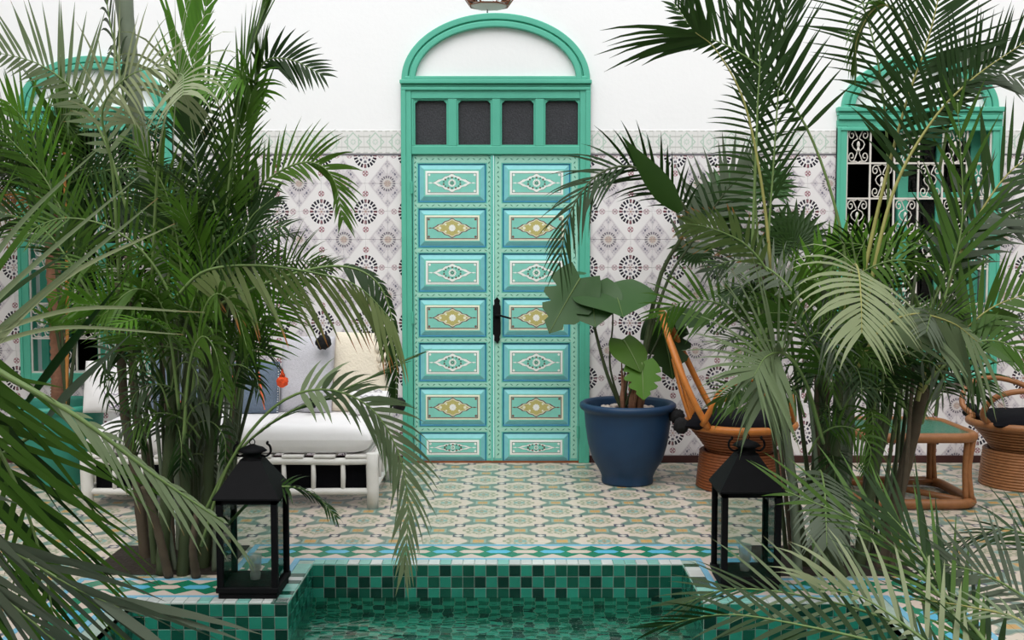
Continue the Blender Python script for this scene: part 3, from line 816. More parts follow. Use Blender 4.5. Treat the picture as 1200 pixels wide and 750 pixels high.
def make_window(w, idx, label):
    xl, xr, zb_, zt_ = w['xl'], w['xr'], w['zb'], w['zt']; c = (xl + xr) / 2
    o = thing('window_%d' % idx, (c, 0, zb_), label, None, None, 'structure')
    b = MB(); arch_mould(b, c, (xr - xl) / 2 - 0.03, wz(66) - zt_, zt_, [(0, 0.045, 0.035), (0.045, 0.056, 0.022), (0.056, 0.092, 0.045)])
    bevel(b.build('arch_moulding', 'frame_green', o), 0.006)
    b = MB(); f0, f1 = wz(150), zt_
    b.box(xl - 0.005, xr + 0.012, -0.055, 0.03, wz(131.5), zt_); b.box(xl, xr, -0.035, 0.03, wz(136), wz(131.5))
    b.box(xl + 0.005, xr - 0.005, -0.05, 0.03, wz(141), wz(136)); b.box(xl, xr, -0.03, 0.03, f0 + 0.01, wz(141))
    bevel(b.build('cornice', 'frame_green', o), 0.005)
    b = MB(); fw = 0.07
    b.box(xl, xl + fw, -0.035, 0.1, zb_, f0 + 0.01); b.box(xr - fw, xr, -0.035, 0.1, zb_, f0 + 0.01); b.box(xl + fw, xr - fw, -0.035, 0.1, zb_, zb_ + fw)
    b.box(xl + fw - .0, xr - fw, -0.03, 0.1, f0, f0 + 0.012)
    rect_frame(b, xl, xr, zb_, f0, 0.022, -0.045, 0.0)
    bevel(b.build('window_frame', 'frame_green', o), 0.004)
    gx0, gx1, gz0, gz1 = xl + fw, xr - fw, zb_ + fw, f0
    nc, nr = 6, 7; cw, ch = (gx1 - gx0) / nc, (gz1 - gz0) / nr; gy = -0.012
    b = MB()
    for i in range(nc + 1):
        x_ = min(max(gx0 + i * cw, gx0 + .006), gx1 - .006); b.box(x_ - 0.006, x_ + 0.006, gy - 0.006, gy + 0.006, gz0, gz1)
    for j in range(nr + 1):
        z_ = min(max(gz0 + j * ch, gz0 + .006), gz1 - .006); b.box(gx0, gx1, gy - 0.0055, gy + 0.0055, z_ - 0.006, z_ + 0.006)
    g = b.build('grille', 'grille_white', o)
    me = scroll_mesh(cw, ch)
    for i in range(nc):
        for j in range(nr):
            if (i + (nr - 1 - j)) % 2 == w['par']:
                s_ = put(me, 'scroll', g, (gx0 + (i + .5) * cw, gy, gz0 + (j + .5) * ch)); s_.location = Vector((gx0 + (i + .5) * cw, gy, gz0 + (j + .5) * ch)) - ORG[o.name]
    # casements behind the grille: right one shut, left one swung into the dark room
    cy = 0.16
    xm = gx0 + (gx1 - gx0) * 0.42
    b = MB()
    rect_frame(b, xm, gx1, gz0, gz1, 0.075, cy, cy + 0.045); b.box(xm + .075, gx1 - .075, cy, cy + .045, gz0 + 0.30, gz0 + 0.36)
    b.box(xm + .075, gx1 - .075, cy + .012, cy + .03, gz0 + .07, gz0 + .31)
    b.box((xm + gx1) / 2 - .022, (xm + gx1) / 2 + .022, cy, cy + .04, gz0 + .36, gz1 - .07)
    b.box((xm + gx1) / 2 - .022, (xm + gx1) / 2 + .022, cy, cy + .04, gz0 + .07, gz0 + .31)
    for zz_ in (0.42, 0.70): b.box(xm + .075, gx1 - .075, cy, cy + .04, gz0 + .36 + (gz1 - gz0 - .43) * zz_ - .02, gz0 + .36 + (gz1 - gz0 - .43) * zz_ + .02)
    cs = b.build('casement', 'frame_green', o); bevel(cs, 0.004)
    for (a, d) in ((xm + .075, (xm + gx1) / 2 - .022), ((xm + gx1) / 2 + .022, gx1 - .075)):
        zs = [gz0 + .36] + [gz0 + .36 + (gz1 - gz0 - .43) * q for q in (.42, .70)] + [gz1 - .07]
        for q0, q1 in zip(zs[:-1], zs[1:]):
            MB().box(a - .003, d + .003, cy + .018, cy + .022, q0 + .018, q1 - .018).build('pane', 'glass_window', cs)
    b = MB(); b.box(gx0 - .02, gx0 + .03, cy + .05, cy + .5, gz0, gz1)
    b.build('casement', 'frame_green', o)
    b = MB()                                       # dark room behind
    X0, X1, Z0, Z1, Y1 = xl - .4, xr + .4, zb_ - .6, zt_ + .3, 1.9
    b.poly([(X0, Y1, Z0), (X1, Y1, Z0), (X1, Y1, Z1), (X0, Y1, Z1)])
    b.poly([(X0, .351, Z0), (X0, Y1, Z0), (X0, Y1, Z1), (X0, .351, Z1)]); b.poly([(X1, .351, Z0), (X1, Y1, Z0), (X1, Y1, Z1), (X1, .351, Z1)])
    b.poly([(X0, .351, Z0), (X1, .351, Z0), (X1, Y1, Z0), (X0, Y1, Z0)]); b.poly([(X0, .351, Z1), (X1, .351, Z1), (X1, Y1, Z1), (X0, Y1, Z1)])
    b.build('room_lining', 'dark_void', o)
make_window(WIN[0], 1, 'green arched window with white scroll grille on the left, behind the daybed palms')
make_window(WIN[1], 2, 'green arched window with white scroll grille on the right, above the rattan table')

# ================================================================== OBJECTS
# ---- floor lanterns
def make_lantern(label):
    t = thing('candle_lantern', (0, 0, 0), label, 'lantern', 'black lanterns on the pool edge')
    s, hp = 0.135, 0.445
    b = MB(); b.box(-s + .005, s - .005, -s + .005, s - .005, 0, 0.028); b.box(-s - .004, s + .004, -s - .004, s + .004, 0.028, 0.052)
    bevel(b.build('base', 'iron_black', t), 0.003)
    for sx in (-1, 1):
        for sy in (-1, 1):
            x_, y_ = sx * (s - .014), sy * (s - .014)
            bevel(MB().box(x_ - .014, x_ + .014, y_ - .014, y_ + .014, 0.05, hp).build('post', 'iron_black', t), 0.002)
    b = MB(); rect_ = [(-s, s, -s, -s + .02), (-s, s, s - .02, s), (-s, -s + .02, -s, s), (s - .02, s, -s, s)]
    for r in rect_: b.box(r[0], r[1], r[2], r[3], hp - .02, hp)
    b.build('top_rail', 'iron_black', t)
    for k in range(4):
        p = MB(); q = s - .014
        if k < 2: p.box(-q, q, (-q if k else q) - .0015, (-q if k else q) + .0015, .052, hp - .02)
        else: p.box((-q if k == 2 else q) - .0015, (-q if k == 2 else q) + .0015, -q, q, .052, hp - .02)
        p.build('glass_pane', 'glass_clear', t)
    b = MB(); e = s + .012; q = .048; z0, z1, z2 = hp, hp + .008, hp + .158
    def sq(a, z): return [(-a, -a, z), (a, -a, z), (a, a, z), (-a, a, z)]
    vs = sq(e, z0) + sq(e, z1) + sq(q, z2) + sq(q, z2 + .004)
    b.add(vs, [(3, 2, 1, 0)] + [(4 * i + j, 4 * i + (j + 1) % 4, 4 * i + 4 + (j + 1) % 4, 4 * i + 4 + j) for i in range(3) for j in range(4)] + [(12, 13, 14, 15)])
    roof = b.build('roof', 'iron_black', t)
    zc = z2
    b = MB(); b.lathe([(.046, 0), (.040, .012), (.040, .026), (.054, .034), (.066, .038), (.050, .052), (.022, .062), (.010, .068), (0, .069)], (0, 0, zc), 20)
    b.build('chimney_cap', 'iron_black', roof, smooth=True)
    b = MB(); zr = zc + .022
    for sx in (-1, 1):
        b.tube(spline([(sx * .040, 0, zr - .004), (sx * .062, 0, zr - .008), (sx * .082, 0, zr + .010), (sx * .080, 0, zr + .036), (sx * .066, 0, zr + .050), (sx * .072, 0, zr + .058)], 14), .0055, 6)
    b.tube([(.012 * math.cos(a * PI / 6), 0, zc + .078 + .014 * math.sin(a * PI / 6)) for a in range(12)], .0025, 5, closed=True)
    b.build('handle', 'iron_black', roof)
    return t
def tealight(p, label):
    t = thing('candle_glass', p, label, 'candle glass', 'glass candle holders in the lanterns')
    b = MB(); b.lathe([(0, 0.001), (.023, .001), (.025, .03), (.020, .04), (.027, .05), (.030, .115)], p, 18)
    b.build('glass_cup', 'glass_frost', t, smooth=True)
    b = MB(); b.lathe([(0, .047), (.020, .047), (.020, .065), (0, .066)], p, 14); b.tube([Vector(p) + Vector((0, 0, .066)), Vector(p) + Vector((0, 0, .075))], .0015, 4)
    b.build('candle', 'candle_wax', t)
LP = [Vector(((wx(600) + G(290, 703).x), G(290, 703).y + .135, 0.001)), Vector((G(880, 692).x, G(880, 692).y + .135, 0.001))]
l1 = make_lantern('black metal candle lantern standing on the pool corner beside the left palms'); l1.location = LP[0]
l2 = make_lantern('black metal candle lantern standing on the pool corner beside the right palms'); l2.location = LP[1]
tealight(LP[0] + Vector((.005, .0, .0525)), 'small clear candle glass inside the left lantern')
tealight(LP[1] + Vector((.0, .0, .0525)), 'small clear candle glass inside the right lantern')

# ---- hanging lamp above the door
hp_ = P(573, 7, 7.1)
t = thing('hanging_lamp', (hp_.x, hp_.y, hp_.z), 'wire and glass hanging lamp above the green door arch', 'lamp')
b = MB(); n = 8
prof = [(.125, 0.0), (.165, .055), (.205, .15), (.19, .33), (.08, .47), (.03, .52)]
def ring_pts(r, z): return [(hp_.x + r * math.cos(2 * PI * (i + .5) / n), hp_.y + r * math.sin(2 * PI * (i + .5) / n), hp_.z + z) for i in range(n)]
for i in range(n): b.tube([ring_pts(r, z)[i] for r, z in prof], .0045, 5)
for r, z in prof[:5]: b.tube(ring_pts(r, z), .0045, 5, closed=True)
b.build('wire_frame', 'rattan_dark', t)
b = MB(); b.lathe([(r * .96, z) for r, z in prof], tuple(hp_), 24); b.build('glass_shade', 'glass_clear', t, smooth=True)
b = MB(); b.lathe([(0, -.022), (.05, -.019), (.095, -.010), (.122, .002), (.118, .006), (0, -.008)], tuple(hp_), 28); b.build('base_dish', 'paint_white', t, smooth=True)
b = MB(); b.tube([hp_ + Vector((-.01, 0, -.018)), hp_ + Vector((-.01, 0, -.042))], [.003, .005], 6); b.build('finial', 'iron_black', t)
b = MB(); b.tube([hp_ + Vector((0, 0, .5)), hp_ + Vector((0, 0, 1.0))], .005, 6)
b.tube(spline([hp_ + Vector((0, 0, 1.0)), hp_ + Vector((0, .05, 1.06)), hp_ + Vector((0, .4, 1.08)), Vector((hp_.x, 0.0, hp_.z + 1.0))], 14), .010, 6)
b.build('wall_bracket', 'iron_black', t)

# ---- planters
def planter(c, label, m_, rr=1.0):
    t = thing('planter', c, label, 'planter', 'large glazed planters')
    prof = [(0, .0), (.168, .0), (.172, .015), (.170, .045), (.185, .08), (.232, .16), (.262, .26), (.280, .38), (.288, .47), (.292, .485), (.312, .495), (.320, .512), (.317, .530), (.302, .540), (.285, .536), (.276, .52), (.268, .46)]
    b = MB(); b.lathe([(r * rr, z * rr) for r, z in prof], c, 56); b.build('pot', m_, t, smooth=True)
    b = MB(); b.lathe([(.270 * rr, .465 * rr), (.2 * rr, .478 * rr), (.08 * rr, .49 * rr), (0, .49 * rr)], c, 32); b.build('soil', 'soil', t, smooth=True)
    return t
pb = G(738, 571); pb = Vector((pb.x, pb.y + .16, 0.0))
planter(pb, 'dark blue glazed planter holding the monstera beside the door', 'pot_blue')
tp = G(59, 571); tp = Vector((tp.x, tp.y + .15, 0.0))
planter(tp, 'teal glazed planter in front of the left window', 'pot_teal')
ico = bmesh.new(); bmesh.ops.create_icosphere(ico, subdivisions=1, radius=1.0); ICO = ([v.co.copy() for v in ico.verts], [tuple(v.index for v in f.verts) for f in ico.faces]); ico.free()
ico = bmesh.new(); bmesh.ops.create_icosphere(ico, subdivisions=3, radius=1.0); ICO3 = ([v.co.copy() for v in ico.verts], [tuple(v.index for v in f.verts) for f in ico.faces]); ico.free()
b = MB(); rp = random.Random(5)
for i in range(110):
    a = rp.uniform(0, 2 * PI); r = .25 * math.sqrt(rp.uniform(.12, 1)); s_ = rp.uniform(.010, .022)
    b.add([(pb.x + r * math.cos(a) + q.x * s_ * 1.2, pb.y + r * math.sin(a) + q.y * s_, .484 + q.z * s_ * .7) for q in ICO[0]], ICO[1])
tag(b.build('pebbles', 'pebble', smooth=True, kind='stuff'), 'pale pink pebbles covering the soil in the blue planter', 'pebbles')

# ---- daybed
fz_ = G(432, 597); rz_ = G(452, 566)
BX1 = fz_.x + .02; BX0 = G(100, 597).x; BYF = fz_.y + .035; BYR = BYF + .80
bed = thing('daybed', ((BX0 + BX1) / 2, (BYF + BYR) / 2, 0), 'white painted rustic wooden daybed in front of the tiled wall', 'daybed')
def leg(x_, y_, h_):
    MB().tube([(x_, y_, 0), (x_ + .002, y_, .12), (x_ - .002, y_, .25), (x_, y_, h_ - .004), (x_, y_, h_)], [.034, .037, .036, .037, .030], 14).build('leg', 'white_wood', bed, smooth=True)
xm = G(262, 597).x
for x_ in (BX0, xm, BX1):
    leg(x_, BYF, .335); leg(x_, BYR, .70)
for (z_, r) in ((.10, .020), (.285, .022)):
    for y_ in (BYF, BYR):
        MB().tube([(BX0 + (BX1 - BX0) * i / 8, y_, z_ + random.uniform(-.003, .003)) for i in range(9)], r, 10).build('rail', 'white_wood', bed, smooth=True)
    for x_ in (BX0, BX1):
        MB().tube([(x_, BYF, z_ + .005), (x_, (BYF + BYR) / 2, z_ + .008), (x_, BYR, z_ + .005)], r, 10).build('rail', 'white_wood', bed, smooth=True)
def spindle(x_, y_, z0, z1): MB().tube([(x_, y_, z0), (x_ + .002, y_, (z0 + z1) / 2), (x_, y_, z1)], [.013, .015, .013], 8).build('spindle', 'white_wood', bed, smooth=True)
for (a, c) in ((BX0, xm), (xm, BX1)):
    for i in range(1, 5): spindle(a + (c - a) * i / 5, BYF, .10, .285)
    for i in range(1, 5): spindle(a + (c - a) * i / 5, BYR, .285, .68)
for x_ in (BX0, BX1):
    for i in range(1, 5): spindle(x_, BYF + (BYR - BYF) * i / 5, .10, .285)
MB().tube([(BX0, BYR, .69), (BX1, BYR, .69)], .022, 10).build('back_rail', 'white_wood', bed, smooth=True)
MB().box(BX0 + .03, BX1 - .03, BYF + .07, BYF + .085, .085, .30).build('underbed_dark_sheet', 'black_cushion', bed)  # dark sheet added so the gap behind the spindles reads black
nsl = 9
for i in range(nsl):
    x_ = BX0 + (BX1 - BX0) * (i + .5) / nsl
    bevel(MB().box(x_ - .065, x_ + .065, BYF - .02, BYR - .03, .306, .322).build('slat', 'white_wood', bed), .004)
# mattress
def cushion_mesh(b, w, d, h_, n=16, pw_=5.0, mi=0, sag=0.0, seed=1):   # rounded box around the origin
    rr = random.Random(seed); o = len(b.v)
    for sgn in (1, -1):
        for i in range(n + 1):
            for j in range(n + 1):
                a, c = -1 + 2 * i / n, -1 + 2 * j / n
                a, c = math.sin(a * PI / 2), math.sin(c * PI / 2)
                k = max(0, (1 - abs(a) ** pw_)) * max(0, (1 - abs(c) ** pw_))
                z = sgn * (h_ / 2) * k ** (1 / 2.2)
                if sgn > 0: z += rr.uniform(-1, 1) * .004 * (k > .1)
                b.v.append(Vector((a * w / 2, c * d / 2, z)))
    m_ = (n + 1) ** 2
    for s_ in (0, 1):
        for i in range(n):
            for j in range(n):
                q = o + s_ * m_ + i * (n + 1) + j
                f = (q, q + n + 1, q + n + 2, q + 1)
                b.f.append(f if s_ == 0 else f[::-1]); b.m.append(mi)
def xf(b, o, mtx):
    for i in range(o, len(b.v)): b.v[i] = mtx @ b.v[i]
b = MB(); cushion_mesh(b, BX1 - BX0 - .01, .80, .18, 26, 18)
xf(b, 0, Matrix.Translation(((BX0 + BX1) / 2, (BYF + BYR) / 2 - .012, .3225 + .09)))
tag(b.build('mattress', 'white_cloth', smooth=True), 'thick white mattress lying on the daybed', 'mattress')
ZM = .503
def fluff(b, c, r, seed, mi=0, amp=.10):
    rr = random.Random(seed)
    b.add([Vector(c) + q * r * (1 + rr.uniform(-amp, amp)) for q in ICO3[0]], ICO3[1], mi)
def cushion(name, cx, yb, w, h_, th, lean, yaw, mname, label, tilt=0.0, zb=ZM):
    t = thing(name, (cx, yb, zb), label, 'cushion', 'cushions on the daybed')
    mt = Matrix.Translation((cx, yb, zb)) @ Matrix.Rotation(yaw, 4, 'Z') @ Matrix.Rotation(-lean, 4, 'X') @ Matrix.Rotation(tilt, 4, 'Y') @ Matrix.Translation((0, 0, h_ / 2)) @ Matrix.Rotation(PI / 2, 4, 'X')
    b = MB(); cushion_mesh(b, w, h_, th, 16, 3.2, seed=int(cx * 100) + 7); xf(b, 0, mt)
    c_ = b.build('cover', mname, t, smooth=True)
    return c_, mt
d_c = CAMD + BYR - .28
cy_ = BYR - .24
def cxp(u): return P(u, 440, CAMD + cy_).x
t, mt = cushion('tasselled_cushion', cxp(421), cy_ - .02, .36, .52, .15, .28, 0.05, 'cream_cloth', 'cream fleece cushion at the right end of the daybed', 0.04)
b = MB()
for (a, c) in ((.150, .150), (.165, .085), (.178, .03)): fluff(b, mt @ Vector((a - .03, c, .06)), .040, int(a * 999), 0, .08)
b.build('fleece_tuft', 'cream_cloth', t, smooth=True)
t, mt = cushion('pompom_cushion', cxp(359), cy_ - .06, .34, .50, .13, .30, -0.03, 'grey_cloth', 'pale grey cushion with black pompoms beside the cream one')
for (u, v_) in ((379, 401), (365, 473)):
    b = MB(); q = P(u, v_, CAMD + cy_ - (.06 if v_ < 450 else .16)); fluff(b, q, .048 if v_ < 450 else .034, u, 0, .14); b.build('pompom', 'black_yarn', t, smooth=True)
t, mt = cushion('patterned_cushion', cxp(436), cy_ - .16, .26, .16, .11, .5, 0.0, 'white_cloth', 'small white cushion with grey stripes and a black pompom at the daybed corner')
b = MB()
for k in range(4):
    o = len(b.v); q = -.06 + k * .04
    b.tube([mt @ Vector((x_ * .02, q + .012 * (x_ % 2), .057 - .0006 * x_ * x_)) for x_ in range(-4, 5)], .005, 4)
b.build('stripe', 'grey_cloth', t)
b = MB(); fluff(b, P(468, 474, CAMD + cy_ - .20), .042, 11, 0, .14); b.build('pompom', 'black_yarn', t, smooth=True)
t, mt = cushion('denim_cushion', cxp(302), cy_ - .12, .31, .34, .13, .32, 0.06, 'denim_cloth', 'slate blue cushion with orange stripes and an orange tassel')
b = MB()
for q in (.045, -.115): b.tube([mt @ Vector((q - y_ * .004, y_ * .021, .070 - .00075 * y_ * y_)) for y_ in range(-7, 8)], .008, 5)
b.build('stripe', 'orange_trim', t)
def tassel(t, u, v_, d, k=1.0):
    p = P(u, v_, d); b = MB()
    b.tube([p + Vector((0, 0, .075 * k)), p + Vector((0, 0, .05 * k)), p + Vector((0, 0, .03 * k))], [.004, .008 * k, .020 * k], 8)
    fluff(b, p + Vector((0, 0, -.006)), .036 * k, int(u), 0, .16); b.build('tassel', 'orange_yarn', t, smooth=True)
tassel(t, 331, 446, CAMD + cy_ - .19)
b = MB(); rr = random.Random(4)
for i in range(40):
    q = mt @ Vector((-.155 if i % 2 else .150, -.16 + .32 * i / 40, .016 + rr.uniform(0, .02))); fluff_ = [q + c * .004 for c in ICO[0]]; b.add(fluff_, ICO[1])
b.build('sequin_edge', 'paint_white', t, kind='stuff')
t, mt = cushion('dark_cushion', cxp(215), cy_ - .08, .40, .36, .13, .30, -0.05, 'denim_cloth', 'dark blue cushion with orange pompoms behind the left palm stems')
tassel(t, 222, 468, CAMD + cy_ - .19, .8); tassel(t, 209, 471, CAMD + cy_ - .19, .5); tassel(t, 226, 433, CAMD + cy_ - .16, .4)
t, mt = cushion('printed_cushion', cxp(132), cy_ - .06, .34, .34, .12, .30, 0.10, 'white_cloth', 'white cushion with purple scribble print at the left end of the daybed')
b = MB(); rr = random.Random(9)
for i in range(7):
    cx, cz, r = rr.uniform(-.10, .10), rr.uniform(-.12, .10), rr.uniform(.02, .04)
    b.tube([mt @ Vector((cx + r * math.cos(a * .6), cz + r * math.sin(a * .6) * 1.3, .060 - .9 * ((cx + r * math.cos(a * .6)) ** 2 + cz ** 2))) for a in range(11)], .0025, 4)
b.build('print', 'purple_print', t)

# ---- rattan furniture
def coil(b, prof, c, turns, rad, mi=0):
    z0, z1 = prof[0][1], prof[-1][1]
    for i in range(turns):
        f = (i + .5) / turns; z = z0 + (z1 - z0) * f
        for (ra, za), (rb, zb_) in zip(prof[:-1], prof[1:]):
            if za <= z <= zb_: r = ra + (rb - ra) * (z - za) / (zb_ - za)
        b.tube([(c[0] + r * math.cos(2 * PI * k / 32), c[1] + r * math.sin(2 * PI * k / 32), z) for k in range(32)], rad, 6, closed=True, mi=mi)
def make_chair(label, m_, mb):
    t = thing('rattan_chair', (0, 0, 0), label, 'chair', 'rattan armchairs')     # faces +X
    b = MB(); coil(b, [(.272, .0), (.262, .12), (.250, .24)], (0, 0), 13, .011); b.lathe([(.262, .01), (.252, .12), (.240, .24), (.236, .24), (.238, .02)], (0, 0, 0), 32)
    b.build('coiled_base', mb, t, smooth=True)
    b = MB(); coil(b, [(.20, .235), (.26, .32), (.33, .40)], (0, 0), 8, .011)
    b.build('seat_bowl', mb, t, smooth=True)
    b = MB(); b.tube([(.35 * math.cos(2 * PI * k / 40), .33 * math.sin(2 * PI * k / 40), .415) for k in range(40)], .024, 10, closed=True); b.build('seat_ring', m_, t, smooth=True)
    b = MB(); o = 0; cushion_mesh(b, .60, .58, .13, 14, 3.0); xf(b, 0, Matrix.Translation((-.03, 0, .43)))
    cu = b.build('seat_cushion', 'black_cushion', t, smooth=True)
    for (x_, y_, z_) in ((-.40, -.10, .46), (-.36, -.22, .42), (.28, -.27, .45)):
        b = MB(); fluff(b, (x_, y_, z_), .05, int(x_ * 99), 0, .14); b.build('pompom', 'black_yarn', cu, smooth=True)
    # tall teardrop back leaning to -X
    top = Vector((-.52, 0, 1.13))
    L = [Vector((-.18, -.30, .42)), Vector((-.28, -.31, .60)), Vector((-.40, -.25, .86)), Vector((-.50, -.09, 1.10)), top]
    pts = spline(L, 16); ptr = [Vector((p.x, -p.y, p.z)) for p in pts[::-1]]
    b = MB(); b.tube(pts + ptr[1:], .021, 8); b.build('back_frame', m_, t, smooth=True)
    for i in range(7):
        y_ = -.15 + .05 * i
        f = abs(y_) / .30
        zt_ = 1.09 - 1.0 * f * f; zt_ = min(zt_, 1.08)
        b = MB(); k = (zt_ - .42) / (1.13 - .42)
        b.tube(spline([(-.30, y_ * 1.1, .42), (-.36 - .02 * k, y_, .42 + (zt_ - .42) * .5), (-.30 - .22 * k, y_ * .75, zt_)], 10), .011, 6); b.build('back_cane', m_, t, smooth=True)
    for s in (-1, 1):
        b = MB(); b.tube(spline([(-.22, s * .31, .44), (-.12, s * .36, .60), (.10, s * .38, .665), (.28, s * .33, .62), (.34, s * .25, .50), (.28, s * .18, .425)], 22), .019, 8)
        b.build('arm_loop', m_, t, smooth=True)
    return t
cb = G(876, 580); c1 = make_chair('orange rattan armchair with a tall pointed back beside the blue planter', 'rattan', 'rattan_dark')
c1.location = (cb.x, cb.y + .26, 0); c1.rotation_euler.z = math.radians(-14)
cb = G(1222, 578); c2 = make_chair('tan rattan armchair cut off by the right edge of the picture', 'rattan_tan', 'rattan_tan')
c2.location = (cb.x, cb.y + .26, 0); c2.rotation_euler.z = math.radians(172)
# table
tb = G(1083, 599); tc = Vector((tb.x, tb.y + .37, 0))
t = thing('rattan_table', tc, 'rattan side table with a green glass top under the right window', 'table')
def rrect(hw, r, z, n=6):
    out = []
    for (sx, sy, a0) in ((1, 1, 0), (-1, 1, PI / 2), (-1, -1, PI), (1, -1, 3 * PI / 2)):
        for i in range(n + 1):
            a = a0 + PI / 2 * i / n; out.append((tc.x + sx * (hw - r) + r * math.cos(a), tc.y + sy * (hw - r) + r * math.sin(a), z))
    return out
b = MB(); b.tube(rrect(.335, .12, .430), .030, 10, closed=True); b.build('top_hoop', 'rattan_tan', t, smooth=True)
b = MB(); b.prism(rrect(.318, .11, .438), (0, 0, .010)); b.build('glass_top', 'glass_green', t)
b = MB(); b.tube(rrect(.335, .12, .034), .030, 10, closed=True); b.build('bottom_hoop', 'rattan_tan', t, smooth=True)
for sx in (-1, 1):
    for sy in (-1, 1):
        x_, y_ = tc.x + sx * .295, tc.y + sy * .295
        for q in (-.018, .018):
            MB().tube(spline([(x_ + q, y_, .04), (x_ + q * .6 - sx * .012, y_ - sy * .012, .23), (x_ + q, y_, .42)], 8), .019, 8).build('leg', 'rattan_tan', t, smooth=True)
for s in (-1, 1):
    MB().tube([(tc.x - .28, tc.y - s * .28, .04), (tc.x, tc.y, .075 + .02 * s), (tc.x + .28, tc.y + s * .28, .04)], .020, 8).build('cross_brace', 'rattan_tan', t, smooth=True)

# ================================================================== PLANTS
RF = random.Random(11)
UP = Vector((0, 0, 1)); VD = Vector((0, 1, 0))
def leaflet(b, p0, d, L, w, wv, droop, n=5, mi=0, fold=0.0, curl=0.0, prof=None):
    """a tapering blade from p0 along d; wv = width direction"""
    o = len(b.v); prof = prof or (.55, 1.0, .95, .72, .40, .03)
    p = Vector(p0); dd = Vector(d); st = L / n
    for i in range(n + 1):
        t = i / n
        k = prof[min(len(prof) - 1, int(round(t * (len(prof) - 1))))] * w * .5
        wl = wv - dd * wv.dot(dd)
        wl = wl.normalized() if wl.length > 1e-5 else Vector((1, 0, 0))
        nn = dd.cross(wl)
        if fold:
            b.v += [p - wl * k + nn * fold * k, p, p + wl * k + nn * fold * k]
            for j in range(3): b.a[len(b.v) - 3 + j] = t
        else:
            b.v += [p - wl * k, p + wl * k]
            b.a[len(b.v) - 2] = t; b.a[len(b.v) - 1] = t
        dd = (dd + Vector((0, 0, -1)) * droop * (0.25 + t) * 2 / n + nn * curl / n).normalized()
        p = p + dd * st
    c = 3 if fold else 2
    for i in range(n):
        for j in range(c - 1):
            b.f.append((o + i * c + j, o + i * c + j + 1, o + (i + 1) * c + j + 1, o + (i + 1) * c + j)); b.m.append(mi)
def frond3(parent, pts, n, L, mat_='leaf_mid', roll=40, droop=.5, lift=.15, t0=.25, a0=70, a1=28, la=1.0, ra=1.0, w=.024, rmat='rachis_green', rr=.009, prof=1, name='frond', jit=1.0, rseed=None, tipk=.45):
    """pts: world points base->tip; n leaflets a side; L longest leaflet (m)"""
    rg = random.Random(rseed) if rseed is not None else RF
    sp = spline(pts, 28); b = MB(); k = len(sp)
    b.tube(sp, [max(.0018, rr * (1 - .86 * i / (k - 1))) for i in range(k)], 5, mi=1)
    ro = math.radians(roll)
    for i in range(n):
        f = (i + .5) / n; t = t0 + (1 - t0) * f
        x = t * (k - 1); j = min(int(x), k - 2); p = sp[j].lerp(sp[j + 1], x - j)
        T = (sp[min(j + 2, k - 1)] - sp[max(j - 1, 0)]).normalized()
        S0 = T.cross(VD); S0 = S0.normalized() if S0.length > .12 else Vector((-1, 0, 0))
        N0 = S0.cross(T)
        if N0.z < 0: N0 = -N0
        S = S0 * math.cos(ro) + N0 * math.sin(ro)
        Nn = T.cross(S)
        if Nn.z < 0: Nn = -Nn
        ll = L * min(1.0, .55 + 1.6 * f) * (1 - (1 - tipk) * max(0, (f - .35) / .65) ** 1.4)
        an = math.radians(a0 + (a1 - a0) * f ** 1.3)
        for sg, am in ((1, la), (-1, ra)):
            if am <= 0: continue
            aa = an + rg.uniform(-.09, .09) * jit
            d = (T * math.cos(aa) + (S * sg + Nn * (lift + rg.uniform(-.08, .08) * jit)).normalized() * math.sin(aa)).normalized()
            leaflet(b, p, d, ll * am * rg.uniform(.88, 1.08), w * rg.uniform(.8, 1.15) * (.7 + .3 * (1 - f)), T, droop * rg.uniform(.75, 1.25))
    return b.build(name, [mat_, rmat], parent, smooth=True)
def frond(parent, uvd, n, Lpx, *a, **k):
    pts = [P(*q) for q in uvd]; dm = sum(q[2] for q in uvd) / len(uvd)
    if 'wpx' in k: k['w'] = k.pop('wpx') * dm / FPX
    return frond3(parent, pts, n, Lpx * dm / FPX, *a, **k)
def stem(parent, pts, r0, r1, m_='stem_green', rings=True, name='stem'):
    sp = spline(pts, 34); b = MB(); k = len(sp); rs = []
    for i in range(k):
        r = r0 + (r1 - r0) * i / (k - 1)
        if rings and i % 5 == 2: r *= 1.10
        rs.append(r)
    b.tube(sp, rs, 9); return b.build(name, m_, parent, smooth=True)
def auto_frond(parent, base, az, el, length, curve, n, L, **k):
    """arching frond: leaves base with elevation el at azimuth az and falls over"""
    pts = [Vector(base)]; d = el; p = Vector(base)
    for i in range(5):
        h_ = Vector((math.cos(az), math.sin(az), 0)) * math.cos(d) + UP * math.sin(d)
        p = p + h_ * length / 5; pts.append(p.copy()); d -= curve / 5 * (1 + .35 * i)
    return frond3(parent, pts, n, L, **k)

